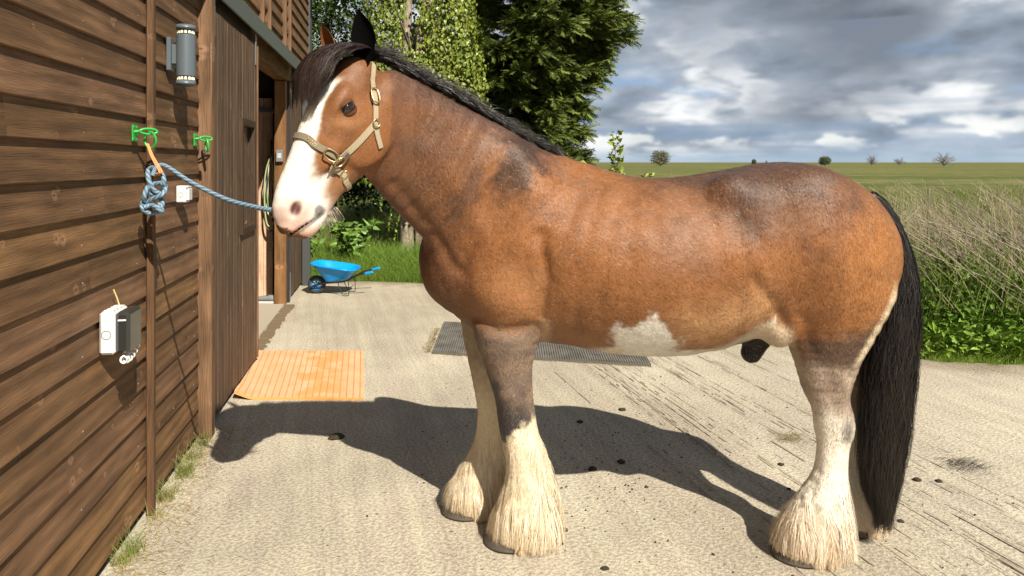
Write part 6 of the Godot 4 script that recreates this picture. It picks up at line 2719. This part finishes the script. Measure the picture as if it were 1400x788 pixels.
func feather(o: Node) -> void:
	var s := Shape.new()
	var count := skin_ix.size() / 3
	for f in count:
		var i := skin_ix[f * 3]
		var p := skin_p[i]
		if p.y > .50 or p.x < -.5 and p.z > -3.0:
			continue
		var q := p - ROOT
		var lx := q.dot(ALONG)
		var hind := lx > .7
		var top := .46 if not hind else .36
		if p.y > top:
			continue
		var down := sm(top, .08, p.y)
		if rng.randf() > .42 + .58 * down:
			continue
		var n := skin_n[i]
		p = p.lerp(skin_p[skin_ix[f * 3 + 1]], rng.randf())
		var back := n.dot(ALONG)
		if back < -.2 and p.y < .06: continue
		var L := lerpf(.06, .19, down) * rnd(.5, 1.25) * (1.0 + .35 * maxf(back, 0))
		L = minf(L, p.y * 1.1 + .012)
		var cl := wob.get_noise_3d(p.x * 34.0, p.y * 5.0, p.z * 34.0)
		var cl2 := wob.get_noise_3d(p.x * 15.0 + 9.0, p.y * 7.0, p.z * 15.0)
		var flare := lerpf(.04, .12, down) + .06 * maxf(back, 0) + cl * .16
		var across := n.cross(Vector3.UP)
		var d := ((Vector3.DOWN - n * Vector3.DOWN.dot(n)).normalized() + n * flare * rnd(.4, 1.1) + ALONG * .08 + across * (cl2 * .6 + rnd(-.10, .10))).normalized()
		var path := [p - n * .002]
		var cur := p
		var rim := rng.randf()
		for k in 5:
			var g := (k + 1) / 5.0
			cur = cur + d * L * .2
			d = (d + Vector3.DOWN * .24 - n * .10 * g + across * (cl2 * .45 * sin(g * 6.0 + cl * 4.0))).normalized()
			if cur.y < (.004 if back > .1 else .026 + rim * .014):
				break
			path.append(cur)
		if path.size() < 3:
			continue
		var c := skin_c[i]
		var j := rnd(.90, 1.12) * (1.0 + .30 * cl)
		if rng.randf() < .30 + .35 * sm(.22, .08, p.y): c = c.lerp(Color(.50, .34, .17), .4)
		if rng.randf() < .22: c = c.lerp(Color(.86, .82, .74), .6)
		s.tint = Color(c.r * j, c.g * j, c.b * j)
		strand(s, path, rnd(.0012, .0026), .0004, (n + across * rnd(-.45, .45)).normalized())
	put("feather", s, hair_mat(.45, .45), o).set_meta("kind", "stuff")
	# whiskers and chin hair
	var w := Shape.new()
	for q in 260:
		var s0 := rnd(-1, 1)
		var p := hd(rnd(.12, .23), rnd(-.60, -.50), s0 * .045)
		p.y = minf(p.y, hd(0, -.52 - (p - HO).dot(HF) * .42).y + .02)
		w.tint = Color(.55, .48, .40) if q % 2 else Color(.25, .2, .16)
		var d := (Vector3.DOWN * .8 - HF * .55 + HW * s0 * .4 + Vector3(rnd(-.2, .2), 0, rnd(-.2, .2))).normalized()
		var L := rnd(.02, .05)
		strand(w, [p, p + d * L * .5, p + d * L + Vector3.DOWN * L * .2], .0010, .0003, HW)
	put("whiskers", w, hair_mat(), o).set_meta("kind", "stuff")

func hooves(o: Node) -> void:
	for r in [[712, 3.236, .0], [650, 3.516, .0], [1108, 3.12, .0], [1172, 3.36, .0]]:
		var c := at(r[0], 0, r[1])
		c.y = 0.0
		var s := Shape.new()
		var prof := [Vector2(.0, .004), Vector2(.112, .004), Vector2(.114, .012), Vector2(.098, .055), Vector2(.080, .10), Vector2(0, .11)]
		s.lathe(prof, 28, Transform3D(Basis(Vector3(1.08, 0, 0), Vector3(.25, 1, 0), Vector3(0, 0, 1.0)), c - Vector3(.042, 0, 0)))
		var m := mat(Color(.085, .068, .052), .65)
		m.normal_enabled = true
		m.normal_texture = noise_tex(7, .02, 3, [], 256, true, 3.0)
		m.uv1_scale = Vector3(2, 8, 1)
		put("hoof", s, m, o)

# ------------------------------------------------------------------ halter
func snap(p: Vector3, off: float, use: Array[Seg]) -> Vector3:
	for k in 6:
		var e := .002
		var d := field(p, use, [] as Array[Seg])
		var g := Vector3(field(p + Vector3(e, 0, 0), use, [] as Array[Seg]) - d, field(p + Vector3(0, e, 0), use, [] as Array[Seg]) - d, field(p + Vector3(0, 0, e), use, [] as Array[Seg]) - d)
		if g.length() < 1e-6:
			break
		p -= g.normalized() * (d - off) * clampf(e / g.length(), .4, 1.0)
	return p

func head_normal(p: Vector3, use: Array[Seg]) -> Vector3:
	var e := .004
	var d := field(p, use, [] as Array[Seg])
	return Vector3(field(p + Vector3(e, 0, 0), use, [] as Array[Seg]) - d, field(p + Vector3(0, e, 0), use, [] as Array[Seg]) - d, field(p + Vector3(0, 0, e), use, [] as Array[Seg]) - d).normalized()

func strap(pts: Array, width: float, thick: float, use: Array[Seg], hug := true) -> Shape:
	var s := Shape.new()
	var mid := spline(pts, 8)
	var P := []
	var Nn := []
	for p in mid:
		var q: Vector3 = snap(p, .005, use) if hug else p
		P.append(q)
		Nn.append(head_normal(q, use))
	var rows := []
	var run := 0.0
	var runs := []
	for i in P.size():
		var t: Vector3 = (P[mini(i + 1, P.size() - 1)] - P[maxi(i - 1, 0)]).normalized()
		var n: Vector3 = (Nn[i] + Nn[maxi(i - 1, 0)] + Nn[mini(i + 1, P.size() - 1)]).normalized()
		n = (n - t * n.dot(t)).normalized()
		var b := t.cross(n)
		if i: run += (P[i] - P[i - 1]).length()
		runs.append(run)
		var h := width / 2
		rows.append([P[i] + b * h, P[i] + b * h * .9 + n * thick, P[i] - b * h * .9 + n * thick, P[i] - b * h, P[i] - b * h * .9 - n * thick * .3, P[i] + b * h * .9 - n * thick * .3, P[i] + b * h])
	for i in P.size() - 1:
		for k in 6:
			s.quad(rows[i][k], rows[i][k + 1], rows[i + 1][k + 1], rows[i + 1][k], Vector2(k / 3.0, runs[i] * 40), Vector2((k + 1) / 3.0, runs[i] * 40), Vector2((k + 1) / 3.0, runs[i + 1] * 40), Vector2(k / 3.0, runs[i + 1] * 40))
	for k in [0, P.size() - 1]:
		var q: Array = rows[k]
		if k == 0:
			s.quad(q[0], q[3], q[2], q[1]); s.quad(q[0], q[5], q[4], q[3])
		else:
			s.quad(q[0], q[1], q[2], q[3]); s.quad(q[0], q[3], q[4], q[5])
	return s

func ring_shape(c: Vector3, n: Vector3, up: Vector3, rx: float, ry: float, r: float, square := 0.0) -> Shape:
	n = n.normalized()
	up = (up - n * up.dot(n)).normalized()
	var x := up.cross(n)
	var path := []
	for k in 33:
		var a := TAU * k / 32.0
		var ca := cos(a)
		var sa := sin(a)
		var f := 1.0 + square * (1.0 / maxf(absf(ca), absf(sa)) - 1.0)
		path.append(c + x * ca * rx * f + up * sa * ry * f)
	var s := Shape.new()
	s.tube(path, r, 8, false)
	return s

func build_halter() -> void:
	var use: Array[Seg] = []
	for s in segs:
		if s.a.x < -.2 and s.a.y > 1.2 and (s.a - HO).length() < 1.0:
			use.append(s)
	var web := mat(Color(.58, .52, .40), .8)
	web.albedo_texture = noise_tex(61, .06, 4, [[0, Color(.62, .58, .5)], [.5, Color(.85, .82, .76)], [1, Color(1, 1, 1)]], 256)
	web.normal_enabled = true
	web.normal_texture = noise_tex(62, .12, 2, [], 256, true, 5.0)
	var dull := mat(Color(.34, .305, .24), .85)
	dull.albedo_texture = web.albedo_texture
	dull.normal_enabled = true
	dull.normal_texture = web.normal_texture
	var brass := mat(Color(.52, .40, .22), .34, .9)
	var o := thing("halter", "cream webbing halter with brass buckles on the horse's head", "halter")
	# key points on the near side of the head: px, py, depth are first guesses, then laid on the skin
	var ringL := snap(at(480, 226, 2.72), .008, use)
	var ringR := hd((ringL - HO).dot(HF) / HS, (ringL - HO).y / HS, -(ringL - HO).dot(HW) / HS)
	var topL := snap(at(519, 168, 2.83), .008, use)
	var topR := hd((topL - HO).dot(HF) / HS, (topL - HO).y / HS, -(topL - HO).dot(HW) / HS)
	var nose := [ringL, snap(at(456, 208, 2.66), .008, use), snap(at(428, 194, 2.64), .008, use), hd(.250, -.300, .055), hd(.262, -.292, 0), hd(.250, -.298, -.055), hd(.20, -.37, -.09), ringR]
	put("noseband", strap(nose, .026, .0028, use), dull, o)
	put("cheek_strap", strap([ringL, snap(at(500, 200, 2.76), .008, use), topL], .026, .003, use), web, o)
	put("cheek_strap", strap([ringR, (ringR + topR) / 2 - HW * .02, topR], .026, .003, use), web, o)
	var crown := [topL, snap(at(518, 130, 2.85), .008, use), snap(at(512, 96, 2.89), .008, use), hd(-.06, .045, .03), hd(-.06, .045, -.03), hd(-.07, -.06, -.1), topR]
	put("crown_strap", strap(crown, .022, .003, use), web, o)
	put("throat_strap", strap([topL, at(526, 186, 2.82), at(528, 204, 2.85)], .022, .003, use), web, o)
	var chin := [ringL, at(474, 242, 2.70), hd(.085, -.47, .03), hd(.085, -.475, -.03), ringR]
	put("chin_strap", strap(chin, .024, .003, use), web, o)
	var tangl := (topL - ringL).normalized()
	var nl := head_normal(ringL, use)
	put("ring", ring_shape(ringL + nl * .008 - tangl * .006, nl, tangl, .017, .024, .0032), brass, o)
	put("ring", ring_shape(at(471, 240, 2.665), (nl + Vector3(-.3, 0, .2)).normalized(), Vector3(.3, 1, 0), .013, .019, .003), brass, o)
	var bp := snap(at(460, 213, 2.66), .008, use)
	put("buckle", ring_shape(bp + head_normal(bp, use) * .006, head_normal(bp, use), (bp - nose[2]), .018, .028, .0034, .35), brass, o)
	var bt := snap(at(517, 128, 2.85), .008, use)
	put("buckle", ring_shape(bt + head_normal(bt, use) * .006, head_normal(bt, use), Vector3(.05, 1, 0), .017, .032, .0034, .3), brass, o)
	put("ring", ring_shape(topL + head_normal(topL, use) * .007, head_normal(topL, use), Vector3(.1, 1, 0), .014, .016, .003), brass, o)
	var cl := Shape.new()
	var bx := Basis(tangl, nl.cross(tangl).normalized(), tangl.cross(nl.cross(tangl)).normalized())
	cl.box(Vector3(-.014, -.015, -.003), Vector3(.014, .015, .003), .002, Transform3D(bx, ringL + tangl * .026 + nl * .009))
	put("strap_clamp", cl, mat(Color(.30, .28, .25), .4, .8), o)
	# eyelets along the noseband
	for k in 5:
		var f := snap((nose[2] as Vector3).lerp(nose[3], k / 4.5), .0085, use)
		put("eyelet", ring_shape(f, head_normal(f, use), Vector3.UP, .0035, .0035, .0014), brass, o)

# ------------------------------------------------------------------ lead rope, tied up short
func build_rope() -> void:
	var blue := mat(Color(.25, .40, .54), .75)
	blue.albedo_texture = rope_texture()
	blue.normal_enabled = true
	blue.normal_texture = rope_bump
	blue.normal_scale = .7
	var o := thing("lead_rope", "pale blue lead rope from the halter, daisy chained below the tie ring", "rope")
	var dk := 3.24
	var chin := hd(.10, -.475, -.05)
	var line := spline([at(208, 240, dk - .01), at(214, 229, dk + .0), at(226, 227, dk), at(262, 250, 3.14), at(310, 273, 3.02), at(352, 284, 2.91), at(378, 289, 2.86), hd(.235, -.60, -.088), hd(.16, -.53, -.075), chin], 8)
	var s := Shape.new()
	s.tube(line, .0096, 10, true, 22.0)
	put("rope", s, blue, o)
	# the chain of slip loops
	for q in [[[[214, 228], [203, 232], [203, 246], [212, 262], [222, 262], [224, 248], [220, 236]], .012], [[[222, 250], [226, 256], [222, 266], [208, 272], [199, 278], [197, 268], [202, 256], [210, 252]], -.004], [[[200, 262], [196, 274], [194, 284], [202, 291], [214, 290], [221, 283], [220, 273], [214, 268]], .010], [[[196, 284], [206, 281], [215, 284], [221, 290], [218, 277]], -.016]]:
		var pts := []
		var n: int = q[0].size()
		for i in n:
			pts.append(at(q[0][i][0], q[0][i][1], dk + q[1] + .020 * sin(i * 2.1)))
		if n > 5: pts.append(pts[0])
		s = Shape.new()
		s.tube(spline(pts, 6), .0105, 10, true, 22.0)
		put("slip_loop", s, blue, o)
	# twine
	s = Shape.new()
	var orange := mat(Color(.72, .27, .10), .7)
	for e in [0.0, 1.0]:
		s.tube(spline([at(201 + e, 197, 3.27), at(206 + e * 2.0, 212, 3.25), at(213 + e * 3, 226, 3.24), at(218 + e * 3, 236, 3.215), at(212, 238, 3.245)], 5), .0045, 6)
	var tw := put("twine_loop", s, orange)
	tag(tw, "short orange twine loop between the green ring and the blue rope", "twine")

var rope_bump: ImageTexture

func rope_texture() -> ImageTexture:
	var n := 64
	var im := Image.create(n, n, false, Image.FORMAT_RGBA8)
	for j in n:
		for i in n:
			var a := (i / float(n) * 3.0 + j / float(n) * 2.0)
			var f := .5 + .5 * cos(a * TAU)
			var b := .5 + .5 * cos((i / float(n) * 6.0 - j / float(n) * 8.0) * TAU)
			var l := .55 + .35 * f + .10 * b
			im.set_pixel(i, j, Color(l, l, l))
	var h: Image = im.duplicate()
	h.bump_map_to_normal_map(3.0)
	rope_bump = ImageTexture.create_from_image(h)
	return ImageTexture.create_from_image(im)
